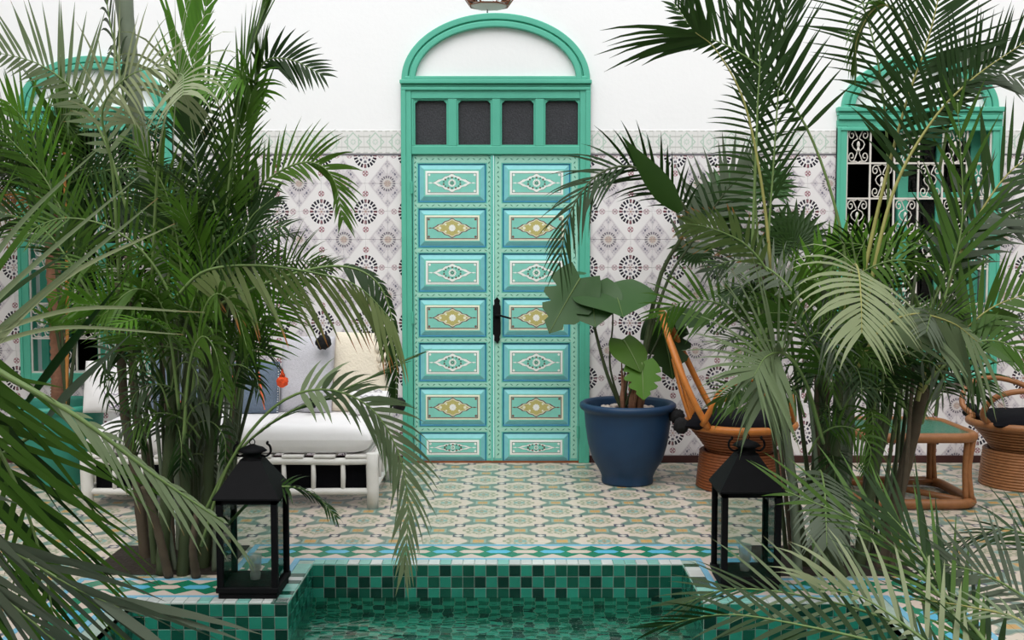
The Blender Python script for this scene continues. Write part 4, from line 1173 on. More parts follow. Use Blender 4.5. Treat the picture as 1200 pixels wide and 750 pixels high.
# ---------------- left palm clump
A = thing('areca_palm', (-1.70, -2.52, 0), 'tall clump of feathery palms growing behind the left lantern', 'palm')
def gs(u, v, d): return P(u, v, d)
for pts, r0, r1, m_ in (
    ([(212, 672, 5.5), (208, 520, 5.55), (192, 330, 5.6), (160, 130, 5.65), (141, -40, 5.7)], .020, .044, 'stem_pale'),
    ([(236, 676, 5.3), (245, 560, 5.3), (254, 430, 5.3), (262, 330, 5.3)], .036, .028, 'stem_green'),
    ([(222, 670, 5.5), (232, 540, 5.5), (240, 420, 5.5), (236, 250, 5.5)], .034, .024, 'stem_green'),
    ([(190, 672, 5.2), (196, 560, 5.2), (206, 430, 5.2), (214, 330, 5.2)], .030, .022, 'stem_green'),
    ([(172, 668, 5.4), (160, 560, 5.4), (146, 480, 5.4), (138, 330, 5.4)], .028, .020, 'stem_brown'),
    ([(180, 660, 5.6), (172, 540, 5.6), (158, 470, 5.6), (150, 300, 5.6)], .024, .018, 'stem_brown'),
    ([(214, 676, 5.2), (218, 600, 5.2), (216, 500, 5.2), (228, 350, 5.2)], .030, .020, 'stem_green'),
    ([(248, 676, 5.4), (262, 600, 5.4), (274, 500, 5.4), (292, 330, 5.4), (300, 200, 5.4)], .028, .018, 'stem_green'),
    ([(198, 676, 5.15), (182, 610, 5.1), (168, 570, 5.05)], .022, .014, 'stem_brown'),
    ([(230, 676, 5.15), (226, 640, 5.1), (232, 590, 5.1)], .022, .012, 'stem_brown')):
    stem(A, [gs(*q) for q in pts], r0, r1, m_)
# upright tall frond and the thick crownshaft fronds at the top left
frond(A, [(196, 340, 5.4), (212, 200, 5.4), (226, 90, 5.4), (248, -30, 5.4)], 20, 125, 'leaf_bright', 5, .02, .1, .42, 30, 20, 1.0, .3, wpx=7, tipk=.8)
frond(A, [(150, 150, 5.5), (140, 80, 5.5), (128, 20, 5.5), (118, -50, 5.5)], 12, 60, 'leaf_dark', 60, .5, .1, .1, 60, 30, wpx=8)
frond(A, [(178, 330, 5.3), (186, 190, 5.2), (202, 100, 5.0), (214, 88, 4.75), (214, 112, 4.5)], 20, 100, 'leaf_pale', 0, .85, .1, .42, 88, 40, wpx=7.5, tipk=.6, rmat='rachis_green')
frond(A, [(150, 250, 5.5), (124, 168, 5.5), (88, 108, 5.5), (45, 75, 5.5), (-10, 60, 5.5)], 24, 98, 'leaf_sage', 12, .05, .1, .2, 62, 40, .45, 1.05, wpx=5.5)
frond(A, [(140, 330, 5.2), (132, 200, 5.1), (120, 130, 5.0), (150, 90, 4.9), (195, 75, 4.8)], 16, 95, 'leaf_pale', 25, .35, .2, .4, 75, 30, wpx=5)
# folded, half-open leaves in the middle
frond(A, [(258, 345, 5.3), (268, 220, 5.3), (284, 90, 5.3), (300, 40, 5.3), (312, 2, 5.3)], 24, 90, 'leaf_mid', 55, .10, .1, .15, 22, 12, wpx=7)
frond(A, [(268, 340, 5.4), (285, 220, 5.4), (298, 120, 5.4), (304, 70, 5.4)], 18, 100, 'leaf_mid', 65, .1, .1, .1, 18, 10, wpx=9)
frond(A, [(286, 260, 5.4), (296, 130, 5.4), (308, 75, 5.4), (340, 70, 5.4), (378, 88, 5.4)], 15, 46, 'leaf_dark', 10, .25, .1, .45, 62, 30, wpx=5)
frond(A, [(262, 330, 5.3), (285, 245, 5.3), (322, 205, 5.3), (362, 190, 5.25), (390, 208, 5.2), (402, 258, 5.2)], 28, 64, 'leaf_mid', 30, .3, .25, .2, 55, 26, 1.0, .7, wpx=5)
frond(A, [(256, 300, 5.4), (270, 180, 5.4), (300, 110, 5.4), (285, 90, 5.3), (240, 110, 5.2)], 18, 62, 'leaf_bright', 35, .5, .2, .4, 65, 30, wpx=5)
frond(A, [(240, 340, 5.5), (250, 240, 5.5), (262, 150, 5.5), (240, 95, 5.5), (205, 90, 5.5)], 18, 70, 'leaf_mid', 35, .5, .2, .4, 65, 30, wpx=5)
# big sage frond sweeping right with scorched tips
frond(A, [(205, 350, 5.0), (240, 318, 4.95), (300, 311, 4.9), (370, 320, 4.85), (420, 336, 4.8), (462, 378, 4.8)], 30, 112, 'leaf_burnt', 22, .45, .0, .10, 62, 24, .0, 1.0, wpx=7, rmat='rachis_green', tipk=.75)
frond(A, [(250, 360, 5.2), (330, 325, 5.2), (400, 312, 5.2), (445, 335, 5.2), (464, 400, 5.2), (464, 466, 5.2)], 30, 56, 'leaf_dark', 25, .6, .0, .4, 50, 22, .25, 1.0, wpx=5)
frond(A, [(240, 600, 5.1), (275, 535, 5.05), (330, 488, 5.0), (400, 458, 4.95), (484, 418, 4.9)], 20, 60, 'leaf_dark', 78, .12, .0, .3, 22, 8, wpx=5)
frond(A, [(236, 640, 5.0), (268, 545, 4.95), (320, 478, 4.9), (376, 456, 4.85), (432, 476, 4.8), (466, 528, 4.78), (478, 590, 4.76), (474, 668, 4.75)], 30, 84, 'leaf_sage', 38, .45, .1, .36, 58, 20, 1.0, 1.0, wpx=7, rmat='rachis_green')
frond(A, [(262, 620, 5.0), (300, 582, 4.98), (335, 570, 4.96), (368, 580, 4.95), (394, 606, 4.95)], 16, 34, 'leaf_dark', 62, .6, .1, .3, 62, 26, wpx=4.5)
frond(A, [(225, 470, 5.0), (235, 380, 4.95), (252, 345, 4.9), (275, 360, 4.85), (290, 410, 4.8)], 18, 70, 'leaf_mid', 50, .8, .1, .3, 66, 28, wpx=6)
frond(A, [(210, 480, 5.0), (200, 400, 4.95), (185, 350, 4.9), (155, 340, 4.85), (120, 370, 4.8)], 18, 74, 'leaf_mid', 50, .8, .1, .3, 66, 28, wpx=6)
frond(A, [(215, 520, 4.95), (222, 430, 4.9), (236, 395, 4.85), (252, 410, 4.8), (262, 460, 4.8)], 16, 66, 'leaf_mid', 40, .8, .1, .3, 60, 28, wpx=6)
for spec in (
    ([(205, 470, 5.3), (214, 340, 5.3), (196, 230, 5.3), (158, 165, 5.3)], 20, 74, 'leaf_mid', 20, .3, .7, 1.0, 5),
    ([(236, 450, 5.35), (242, 300, 5.35), (228, 180, 5.35), (222, 130, 5.35)], 24, 78, 'leaf_dark', 25, .12, 1.0, 1.0, 5.5),
    ([(252, 430, 5.3), (262, 290, 5.3), (276, 190, 5.3), (294, 110, 5.3)], 26, 78, 'leaf_mid', 30, .12, 1.0, .9, 6),
    ([(225, 430, 5.45), (226, 330, 5.45), (206, 262, 5.45), (176, 215, 5.45)], 22, 76, 'leaf_dark', 10, .25, 1.0, 1.0, 6),
    ([(258, 420, 5.25), (272, 330, 5.25), (290, 262, 5.25), (320, 232, 5.25)], 20, 58, 'leaf_dark', 25, .3, 1.0, .8, 5),
    ([(214, 480, 5.15), (230, 380, 5.15), (236, 300, 5.15), (212, 240, 5.1)], 22, 74, 'leaf_bright', 30, .3, .9, 1.0, 6),
    ([(120, 380, 5.5), (92, 300, 5.5), (56, 215, 5.5), (0, 150, 5.5)], 22, 84, 'leaf_mid', 15, .2, 1.0, 1.0, 5),
    ([(130, 400, 5.4), (96, 330, 5.4), (50, 268, 5.4), (-10, 245, 5.4)], 20, 70, 'leaf_dark', 20, .25, 1.0, 1.0, 5),
    ([(90, 330, 5.6), (60, 220, 5.6), (34, 150, 5.6), (10, 120, 5.6)], 15, 80, 'leaf_bright', 20, .1, .9, 1.0, 5),
):
    pts_, n_, L_, m_, ro_, dr_, la_, ra_, wp_ = spec
    frond(A, pts_, n_, L_, m_, ro_, dr_, .1, .3, 48, 26, la_, ra_, wpx=wp_)
RF = random.Random(21)
for i in range(30):
    u = RF.uniform(185, 280); v = RF.uniform(330, 500); d = RF.uniform(5.1, 5.6)
    az = RF.uniform(0, 2 * PI)
    auto_frond(A, P(u, v, d), az, math.radians(RF.uniform(66, 90)), RF.uniform(.5, .95), RF.uniform(.6, 1.4), RF.randint(18, 24), RF.uniform(.20, .32),
               mat_=RF.choice(['leaf_dark', 'leaf_mid', 'leaf_mid', 'leaf_mid', 'leaf_bright']), roll=RF.uniform(0, 80), droop=RF.uniform(.15, .6), w=RF.uniform(.014, .021), t0=.3)

# ---------------- right palm clump
B = thing('areca_palm', (1.575, -2.55, 0), 'tall clump of feathery palms growing behind the right lantern', 'palm')
for pts, r0, r1, m_ in (
    ([(1030, 668, 5.3), (1050, 590, 5.3), (1072, 500, 5.3), (1088, 420, 5.3)], .034, .026, 'stem_brown'),
    ([(960, 668, 5.4), (958, 560, 5.4), (962, 440, 5.4), (970, 300, 5.4)], .034, .026, 'stem_green'),
    ([(985, 668, 5.5), (990, 560, 5.5), (996, 440, 5.5), (1000, 330, 5.5)], .036, .030, 'stem_pale'),
    ([(1005, 672, 5.3), (1022, 560, 5.3), (1040, 480, 5.3), (1050, 380, 5.3)], .032, .022, 'stem_green'),
    ([(945, 668, 5.3), (928, 560, 5.3), (905, 440, 5.3), (895, 330, 5.3)], .024, .018, 'stem_green'),
    ([(970, 668, 5.2), (976, 600, 5.2), (980, 500, 5.2), (986, 420, 5.2)], .030, .020, 'stem_green'),
    ([(1015, 660, 5.5), (1018, 560, 5.5), (1022, 440, 5.5), (1030, 320, 5.5)], .026, .020, 'stem_green'),
    ([(935, 668, 5.15), (926, 540, 5.15), (908, 440, 5.15)], .022, .016, 'stem_pale'),
    ([(990, 676, 5.1), (960, 620, 5.1), (940, 560, 5.1)], .018, .012, 'stem_green')):
    stem(B, [gs(*q) for q in pts], r0, r1, m_)
frond(B, [(1000, 400, 5.3), (985, 270, 5.3), (950, 160, 5.3), (905, 92, 5.3), (860, 58, 5.3), (815, 36, 5.3), (790, 5, 5.3)], 27, 118, 'leaf_dark', 12, .14, .1, .34, 66, 36, .25, 1.0, wpx=6, rmat='rachis_green', tipk=.6)
frond(B, [(905, 330, 5.2), (893, 220, 5.2), (872, 120, 5.2), (840, 60, 5.2), (815, 38, 5.15)], 9, 118, 'leaf_dark', 20, .30, .1, .82, 48, 18, 1.05, .5, wpx=7, rmat='rachis_yellow', tipk=.9)
frond(B, [(895, 380, 5.4), (888, 280, 5.4), (882, 180, 5.4), (876, 90, 5.4)], 26, 62, 'leaf_dark', 10, .3, .1, .3, 80, 55, wpx=4)
frond(B, [(905, 400, 5.3), (900, 300, 5.3), (906, 200, 5.3), (916, 60, 5.3), (930, -30, 5.3)], 20, 95, 'leaf_dark', 35, .08, .1, .4, 34, 20, wpx=5)
frond(B, [(880, 330, 5.3), (885, 200, 5.3), (888, 120, 5.3), (890, 60, 5.3), (880, -30, 5.3)], 18, 95, 'leaf_dark', 30, .08, .1, .4, 34, 20, wpx=5.5)
# the big face-on fronds at upper right
frond(B, [(1000, 380, 5.2), (1030, 240, 5.2), (1062, 120, 5.2), (1088, 45, 5.2), (1108, -40, 5.2)], 30, 125, 'leaf_dark', 4, .06, .1, .35, 58, 34, .85, .95, wpx=6, rmat='rachis_yellow', rr=.012)
frond(B, [(1012, 370, 5.15), (1045, 230, 5.15), (1090, 145, 5.15), (1140, 92, 5.15), (1200, 50, 5.15)], 30, 105, 'leaf_dark', 6, .10, .1, .3, 62, 36, 1.0, .3, wpx=6, rmat='rachis_yellow', rr=.011)
frond(B, [(1075, 60, 5.3), (1045, 10, 5.3), (1022, 12, 5.3), (1004, 46, 5.3), (1003, 70, 5.3)], 14, 66, 'leaf_mid', 60, .9, .0, .3, 40, 10, wpx=7, rmat='rachis_yellow')
frond(B, [(1040, 330, 5.5), (1040, 180, 5.5), (1030, 80, 5.5), (1010, 0, 5.5), (990, -60, 5.5)], 26, 88, 'leaf_dark', 8, .15, .1, .35, 62, 40, wpx=4)
frond(B, [(1100, 200, 5.3), (1122, 110, 5.3), (1158, 84, 5.3), (1205, 96, 5.3)], 14, 64, 'leaf_grey', 20, .1, .2, .25, 62, 34, wpx=6)
# right-hand fronds
frond(B, [(1075, 470, 5.2), (1100, 370, 5.2), (1135, 275, 5.2), (1180, 205, 5.2), (1230, 170, 5.2)], 17, 120, 'leaf_dark', 15, .08, .1, .25, 46, 30, 1.0, .6, wpx=7, rmat='rachis_yellow', rr=.011)
frond(B, [(1085, 430, 5.1), (1112, 330, 5.1), (1128, 250, 5.1), (1122, 120, 5.1)], 11, 110, 'leaf_mid', 30, .06, .1, .25, 34, 18, wpx=6.5)
frond(B, [(1080, 460, 5.1), (1120, 400, 5.1), (1160, 362, 5.1), (1215, 340, 5.1)], 16, 90, 'leaf_mid', 20, .1, .1, .2, 55, 34, 1.0, .6, wpx=8, rmat='rachis_yellow')
frond(B, [(1060, 440, 5.2), (1100, 340, 5.2), (1150, 250, 5.2), (1215, 260, 5.2)], 16, 90, 'leaf_grey', 25, .3, .1, .4, 60, 34, wpx=7)
frond(B, [(1085, 450, 5.0), (1130, 408, 5.0), (1170, 400, 5.0), (1215, 425, 5.0)], 14, 60, 'leaf_mid', 40, .4, .1, .2, 60, 34, wpx=7)
# pale drooping frond facing the camera
frond(B, [(985, 420, 5.1), (990, 350, 5.0), (1000, 312, 4.85), (1006, 318, 4.65), (1009, 350, 4.5), (1010, 390, 4.4)], 19, 100, 'leaf_pale', 0, .62, .15, .42, 84, 34, wpx=7.5, rmat='rachis_yellow', tipk=.55)
frond(B, [(930, 360, 5.4), (960, 312, 5.4), (1020, 288, 5.4), (1095, 282, 5.4)], 22, 50, 'leaf_bright', 20, .1, .3, .1, 66, 44, 1.0, .5, wpx=8)
frond(B, [(1000, 440, 4.95), (1030, 388, 4.9), (1070, 368, 4.85), (1115, 378, 4.8), (1145, 400, 4.8)], 18, 112, 'leaf_sage', 25, .5, .0, .15, 60, 30, .15, 1.0, wpx=8, rmat='rachis_yellow', tipk=.85)
frond(B, [(965, 520, 4.95), (945, 450, 4.9), (920, 416, 4.8), (898, 418, 4.65), (884, 440, 4.5)], 20, 128, 'leaf_sage', 10, .25, .1, .5, 72, 25, 1.0, 1.0, wpx=6.5, tipk=.7)
frond(B, [(965, 520, 4.95), (940, 440, 4.9), (915, 412, 4.8), (902, 430, 4.7), (896, 470, 4.6)], 8, 90, 'leaf_sage', 30, .9, .1, .5, 45, 20, wpx=11, tipk=.9)
frond(B, [(925, 400, 5.2), (905, 330, 5.15), (875, 288, 5.1), (835, 268, 5.05), (805, 262, 5.0)], 15, 50, 'leaf_burnt', 25, .35, .1, .35, 50, 24, wpx=6)
frond(B, [(955, 660, 4.95), (950, 590, 4.85), (960, 552, 4.75), (966, 572, 4.6), (968, 610, 4.5), (969, 640, 4.45)], 17, 58, 'leaf_grey', 5, .55, .1, .45, 72, 34, wpx=6)
frond(B, [(985, 480, 5.0), (960, 420, 4.95), (930, 372, 4.9), (900, 366, 4.85)], 16, 70, 'leaf_mid', 30, .4, .1, .2, 60, 30, wpx=6)
RF = random.Random(33)
for i in range(38):
    u = RF.uniform(885, 1110); v = RF.uniform(360, 520); d = RF.uniform(5.05, 5.6)
    if 985 < u < 1070: v = RF.uniform(430, 530)
    az = RF.uniform(0, 2 * PI)
    auto_frond(B, P(u, v, d), az, math.radians(RF.uniform(50, 88)), RF.uniform(.45, .72), RF.uniform(.8, 1.6), RF.randint(14, 20), RF.uniform(.18, .30),
               mat_=RF.choice(['leaf_dark', 'leaf_dark', 'leaf_mid', 'leaf_mid', 'leaf_grey']), roll=RF.uniform(0, 80), droop=RF.uniform(.25, .7), w=RF.uniform(.015, .022), t0=.3)


for k_, (par, u0, u1, d0, d1) in enumerate(((A, 168, 268, 5.15, 5.65), (B, 920, 1062, 5.15, 5.65))):
    for i in range(20):
        f = RF.random(); u = u0 + (u1 - u0) * f; d = RF.uniform(d0, d1); lean = (f - .5) * 70 + RF.uniform(-25, 25)
        vt = RF.uniform(300, 430)
        g0 = P(u, 672, d); g0.z = .0; g0.x = max(BEDS[k_][0] + .05, min(BEDS[k_][1] - .05, g0.x)); g0.y = max(BEDS[k_][2] + .05, min(BEDS[k_][3] - .05, g0.y))
        stem(par, [g0, P(u + lean * .3 + RF.uniform(-6, 6), 560, d), P(u + lean, vt, d)], RF.uniform(.010, .018), .007, RF.choice(['stem_green', 'stem_green', 'stem_brown', 'stem_pale']))
    for i in range(14):
        u = RF.uniform(u0, u1); d = RF.uniform(d0 - .15, d1 - .2); v = RF.uniform(430, 560)
        auto_frond(par, P(u, v, d), RF.uniform(PI, 2 * PI), math.radians(RF.uniform(50, 85)), RF.uniform(.35, .55), RF.uniform(1.6, 2.6), RF.randint(10, 14), RF.uniform(.14, .22),
                   mat_=RF.choice(['leaf_dark', 'leaf_mid', 'leaf_grey', 'leaf_dark']), roll=RF.uniform(0, 60), droop=RF.uniform(.5, .9), w=RF.uniform(.012, .018), t0=.3, rr=.006)

# ---------------- palm in the foreground on the left
C = thing('feather_palm', (-2.45, -4.55, 0), 'large palm cut off by the left edge with long diagonal leaves in front', 'palm')
dC = 3.5
stem(C, [Vector((-2.45, -4.55, 0)), Vector((-2.43, -4.55, .5)), Vector((-2.40, -4.5, 1.1))], .06, .05, 'trunk_fibre')
cr = Vector((-2.40, -4.5, 1.05))
def Cf(pts, *a, **k): return frond3(C, [cr] + [P(*q) for q in pts], *a, **k)
Cf([(-70, 385, 3.4), (-50, 420, 3.4), (-35, 520, 3.4), (-40, 640, 3.4), (-60, 790, 3.4)], 20, .80, 'leaf_mid', 10, .08, .1, .14, 50, 34, 1.0, .0, w=.027, rr=.016, tipk=.6)
Cf([(-80, 400, 3.6), (-55, 440, 3.6), (-30, 540, 3.6), (-15, 660, 3.6), (-20, 800, 3.6)], 20, .66, 'leaf_dark', 15, .12, .1, .14, 46, 24, 1.0, .2, w=.028, rr=.016, tipk=.7)
Cf([(-60, 398, 3.3), (0, 436, 3.3), (90, 488, 3.3), (180, 556, 3.35), (262, 612, 3.4)], 14, .30, 'leaf_sage', 35, .30, .1, .50, 24, 12, .25, 1.0, w=.018, rmat='rachis_green', rr=.017, tipk=.7)
Cf([(-70, 430, 3.5), (-30, 480, 3.5), (20, 570, 3.5), (55, 680, 3.5), (70, 800, 3.5)], 18, .50, 'leaf_mid', 18, .15, .1, .25, 44, 22, 1.0, .5, w=.022, rr=.012, tipk=.7)
Cf([(-80, 560, 3.3), (-30, 620, 3.2), (30, 655, 3.15), (90, 690, 3.1), (140, 712, 3.1)], 10, .50, 'leaf_grey', 30, .15, .1, .2, 26, 12, w=.034, rr=.010, tipk=.9)
Cf([(-60, 640, 3.2), (-20, 680, 3.15), (40, 730, 3.1), (90, 775, 3.1)], 9, .46, 'leaf_grey', 30, .2, .1, .2, 28, 14, w=.034, rr=.010, tipk=.9)
for (p0, p1, p2, w_, m_) in (((-40, 420), (60, 335), (185, 232), .020, 'leaf_sage'), ((-40, 385), (40, 310), (165, 205), .018, 'leaf_sage'), ((-40, 440), (70, 330), (205, 262), .018, 'leaf_pale'),
                             ((-40, 345), (30, 255), (120, 170), .016, 'leaf_sage'), ((-40, 400), (90, 362), (240, 366), .014, 'leaf_pale'), ((-40, 412), (70, 384), (215, 392), .013, 'leaf_pale')):
    b = MB(); a_, m2, e_ = P(*p0, 3.3), P(*p1, 3.3), P(*p2, 3.3)
    sp = spline([a_, m2, e_], 12); o = len(b.v)
    for i, p in enumerate(sp):
        T = (sp[min(i + 1, 12)] - sp[max(i - 1, 0)]).normalized(); s_ = T.cross(VD).normalized(); k = w_ * .5 * (1 - (i / 12) ** 2) + .001
        b.v += [p - s_ * k, p + VD * k * .5, p + s_ * k]
        for j in range(3): b.a[len(b.v) - 3 + j] = i / 12
        if i:
            q = o + 3 * i
            for j in (0, 1): b.f.append((q - 3 + j, q - 2 + j, q + 1 + j, q + j)); b.m.append(0)
    b.tube([cr, a_.lerp(cr, .4) + Vector((0, 0, .05)), a_], .006, 5, mi=1)
    b.build('leaf_blade', [m_, 'rachis_green'], C, smooth=True)
b = MB(); leaflet(b, P(42, 508, 3.6), (P(157, 386, 3.6) - P(42, 508, 3.6)).normalized(), (P(157, 386, 3.6) - P(42, 508, 3.6)).length, .095, Vector((.7, .4, .7)), .02, 8, 0, .35, prof=(.1, .5, .8, 1., .95, .7, .45, .2, .03))
b.tube([cr, P(-10, 540, 3.6), P(44, 506, 3.6)], .008, 5, mi=1)
b.build('leaf_blade', ['leaf_grey', 'rachis_green'], C, smooth=True)
b = MB(); leaflet(b, P(20, 490, 3.9), (P(150, 318, 3.9) - P(20, 490, 3.9)).normalized(), (P(150, 318, 3.9) - P(20, 490, 3.9)).length, .06, Vector((.7, .4, .7)), .02, 8, 0, .35, prof=(.3, .6, .9, 1., .95, .7, .45, .2, .03))
b.tube([cr, P(-20, 520, 3.9), P(22, 488, 3.9)], .008, 5, mi=1)
b.build('leaf_blade', ['leaf_dark', 'rachis_green'], C, smooth=True)

# ---------------- palm in the foreground on the right
D = thing('feather_palm', (1.75, -5.35, 0), 'low palm in the bottom right corner with leaves arching over the pool edge', 'palm')
cd = P(1190, 830, 2.95)
D.location = (cd.x, cd.y, 0); ORG[D.name] = Vector((cd.x, cd.y, 0))
stem(D, [Vector((cd.x, cd.y, 0)), Vector((cd.x, cd.y, cd.z * .6)), cd], .05, .04, 'trunk_fibre')
def Df(pts, *a, **k): return frond3(D, [cd] + [P(*q) for q in pts], *a, **k)
Df([(1150, 770, 3.1), (1095, 690, 3.3), (1020, 620, 3.5), (920, 575, 3.6)], 14, .42, 'leaf_mid', 20, .16, .1, .22, 34, 16, .5, 1.0, w=.018, rr=.010)
Df([(1140, 790, 3.1), (1060, 735, 3.3), (960, 702, 3.45), (860, 690, 3.55), (800, 708, 3.6)], 22, .30, 'leaf_sage', 30, .12, .2, .2, 48, 18, .9, 1.0, w=.014, rr=.008)
Df([(1140, 800, 3.0), (1050, 760, 3.2), (950, 735, 3.35), (850, 720, 3.4), (770, 735, 3.45)], 20, .26, 'leaf_dark', 40, .15, .2, .25, 42, 18, w=.018, rr=.008)
Df([(1130, 790, 3.05), (1070, 740, 3.2), (1010, 700, 3.3), (960, 690, 3.35)], 12, .36, 'leaf_pale', 20, .45, .2, .2, 52, 22, 0.1, 1.0, w=.019, rr=.008)
Df([(1160, 760, 3.1), (1110, 700, 3.3), (1075, 640, 3.4), (1040, 600, 3.45)], 12, .40, 'leaf_dark', 25, .12, .1, .15, 34, 16, w=.020, rr=.010)
Df([(1240, 740, 3.2), (1200, 700, 3.3), (1150, 672, 3.35), (1100, 660, 3.4)], 18, .28, 'leaf_grey', 10, .1, .1, .2, 55, 24, w=.016, rr=.008)
Df([(1270, 720, 3.3), (1230, 650, 3.4), (1180, 620, 3.45), (1110, 640, 3.5)], 16, .20, 'leaf_dark', 40, .3, .1, .3, 50, 24, w=.012, rr=.007)
Df([(1230, 780, 3.0), (1200, 730, 3.1), (1140, 712, 3.2), (1060, 700, 3.3)], 10, .14, 'leaf_sage', 60, .2, .1, .4, 40, 20, w=.012, rr=.008, rmat='rachis_yellow')

# ---------------- palm in the teal planter
T_ = thing('date_palm', (tp.x, tp.y, .49), 'dark bushy palm with a ringed brown trunk in the teal planter', 'palm')
top = P(57, 225, CAMD + tp.y)
sp = spline([(tp.x, tp.y, .485), (tp.x + .01, tp.y, .9), (top.x, top.y, top.z)], 60)
b = MB(); b.tube(sp, [.042 + (.008 if i % 2 else 0) for i in range(61)], 10); b.build('trunk', 'trunk_fibre', T_, smooth=True)
for i in range(24):
    az = 2 * PI * i / 24 * 2.62; el = math.radians(RF.uniform(15, 85))
    if math.sin(az) > .6: continue
    auto_frond(T_, top + Vector((0, -.05, RF.uniform(-.1, .05))), az, el, RF.uniform(.7, 1.15), RF.uniform(.5, 1.3), 26, RF.uniform(.22, .34), mat_=RF.choice(['leaf_dark', 'leaf_dark', 'leaf_mid']), roll=RF.uniform(10, 70), droop=.25, w=.02, t0=.15)
for i in range(5):
    auto_frond(T_, top + Vector((0, -.05, -.05)), PI + .3 * i - .5, .1 * i - .2, .55, .9, 10, .10, mat_='leaf_dry', roll=30, droop=.5, w=.012, t0=.3, rmat='dry_orange')
# dracaena beside it
Q = thing('dracaena', (tp.x + .12, tp.y - .10, .49), 'young dracaena with bright strap leaves in the teal planter', 'plant')
for (u, v0, v1, n_, Lp, m_, sd) in ((66, 470, 385, 12, 52, 'leaf_bright', 1), (75, 460, 172, 22, 92, 'leaf_mid', 2), (60, 460, 255, 18, 80, 'leaf_dark', 3), (98, 460, 290, 18, 80, 'leaf_dark', 4)):
    dq = CAMD + tp.y - .12
    p0 = Vector((tp.x + .10, tp.y - .10, .485)); p1 = P(u, v1, dq)
    stem(Q, [p0, p0.lerp(p1, .5) + Vector((.01, 0, 0)), p1], .012, .010, 'dry_orange' if sd == 2 else 'stem_green', name='cane')
    rg = random.Random(sd)
    for i in range(n_):
        a = 2 * PI * i / n_ + rg.uniform(-.3, .3); e = math.radians(rg.uniform(25, 80))
        d = Vector((math.cos(a) * math.cos(e), math.sin(a) * math.cos(e), math.sin(e)))
        b = MB(); L = Lp * dq / FPX * rg.uniform(.8, 1.2)
        leaflet(b, p1, d, L, .05, Vector((-math.sin(a), math.cos(a), 0)), .35, 6, 0, .3, prof=(.4, .8, 1, .95, .75, .4, .03)); b.build('leaf', m_, Q, smooth=True)

# ---------------- monstera in the blue planter
Mo = thing('monstera', (pb.x, pb.y, .49), 'monstera with broad glossy split leaves in the blue planter', 'plant')
def broad_leaf(name, parent, base, axis, side, L, wd, mname, notch=.45, bend=.5, cup=.15, n=14):
    """split heart-shaped leaf: midrib along axis from base, blade spread along side"""
    axis = Vector(axis).normalized(); side = Vector(side); side = (side - axis * side.dot(axis)).normalized(); nn = axis.cross(side)
    if nn.z < 0: nn = -nn
    b = MB(); rows = []
    for i in range(n + 1):
        t = i / n
        hw = wd * .5 * (math.sin(PI * min(1, (t * .92 + .10)) ** .8)) ** .75 * (1.0 if t < .95 else .5)
        row = []
        for j in range(-4, 5):
            s_ = j / 4
            ext = hw * abs(s_)
            back = .16 * L * abs(s_) * (1 - t) ** 2 * 1.2
            if abs(j) == 4 and notch and i % 3 == 2 and 2 < i < n - 1: ext *= notch + .25
            if abs(j) == 3 and notch and i % 3 == 2 and 2 < i < n - 1: ext *= notch + .45
            p = Vector(base) + axis * (t * L - back) + side * (ext * (1 if s_ > 0 else -1)) + nn * (cup * ext - .0) + Vector((0, 0, -1)) * (bend * L * t * t * .5 + bend * ext * ext / wd)
            row.append(p)
        rows.append(row)
    o = 0
    for r in rows: b.v += r
    for i in range(n):
        for j in range(8):
            q = i * 9 + j; b.f.append((q, q + 1, q + 10, q + 9)); b.m.append(0)
    b.tube([r[4] + nn * .003 for r in rows], [.006 * (1 - .8 * i / n) for i in range(n + 1)], 5, mi=1)
    return b.build(name, [mname, 'rachis_green'], parent, smooth=True)
dp = CAMD + pb.y
base = Vector((pb.x - .03, pb.y, .47))
def pet(pts, r=.010): stem(Mo, [base] + [P(*q) for q in pts], r, r * .55, 'stem_green', False, 'petiole')
pet([(712, 440, dp - .05), (697, 385, dp - .10), (686, 332, dp - .12)], .014)
broad_leaf('leaf', Mo, P(680, 326, dp - .10), P(642, 388, dp - .22) - P(680, 326, dp - .10), (1, .1, .55), .40, .36, 'leaf_broad', .35, .15, .1)
pet([(715, 430, dp), (718, 380, dp), (717, 345, dp)], .008)
broad_leaf('leaf', Mo, P(716, 332, dp - .02), (.15, -.75, -.35), (1, .1, 0), .30, .56, 'leaf_broad', .0, .55, .15)
broad_leaf('leaf', Mo, P(692, 335, dp - .10), (.08, -.45, -.75), (1, -.1, .05), .26, .40, 'leaf_broad', .0, .30, .1)
pet([(738, 430, dp - .05), (745, 415, dp - .05)], .007)
broad_leaf('leaf', Mo, P(730, 398, dp - .03), (.35, -.6, -.5), (1, .3, 0), .24, .26, 'leaf_mid', .0, .5, .1)
pet([(745, 440, dp - .12), (748, 425, dp - .15)], .007)
broad_leaf('leaf', Mo, P(752, 425, dp - .14), (.0, -.5, -.8), (1, .1, .1), .22, .25, 'leaf_bright', .4, .4, .12)
pet([(770, 400, dp + .1), (785, 372, dp + .15)], .008)
broad_leaf('leaf', Mo, P(782, 366, dp + .15), (.75, -.35, .0), (.2, 1, .4), .30, .34, 'leaf_dark', .4, .5, .1)
broad_leaf('leaf', Mo, P(776, 380, dp + .2), (.15, -.3, -.8), (1, .2, .0), .34, .36, 'leaf_dark', .4, .3, .1)
broad_leaf('leaf', Mo, P(672, 322, dp + .06), (-.2, .5, .12), (1, .3, .1), .16, .22, 'leaf_broad', .0, .3, .1)
b = MB(); rr = random.Random(2)
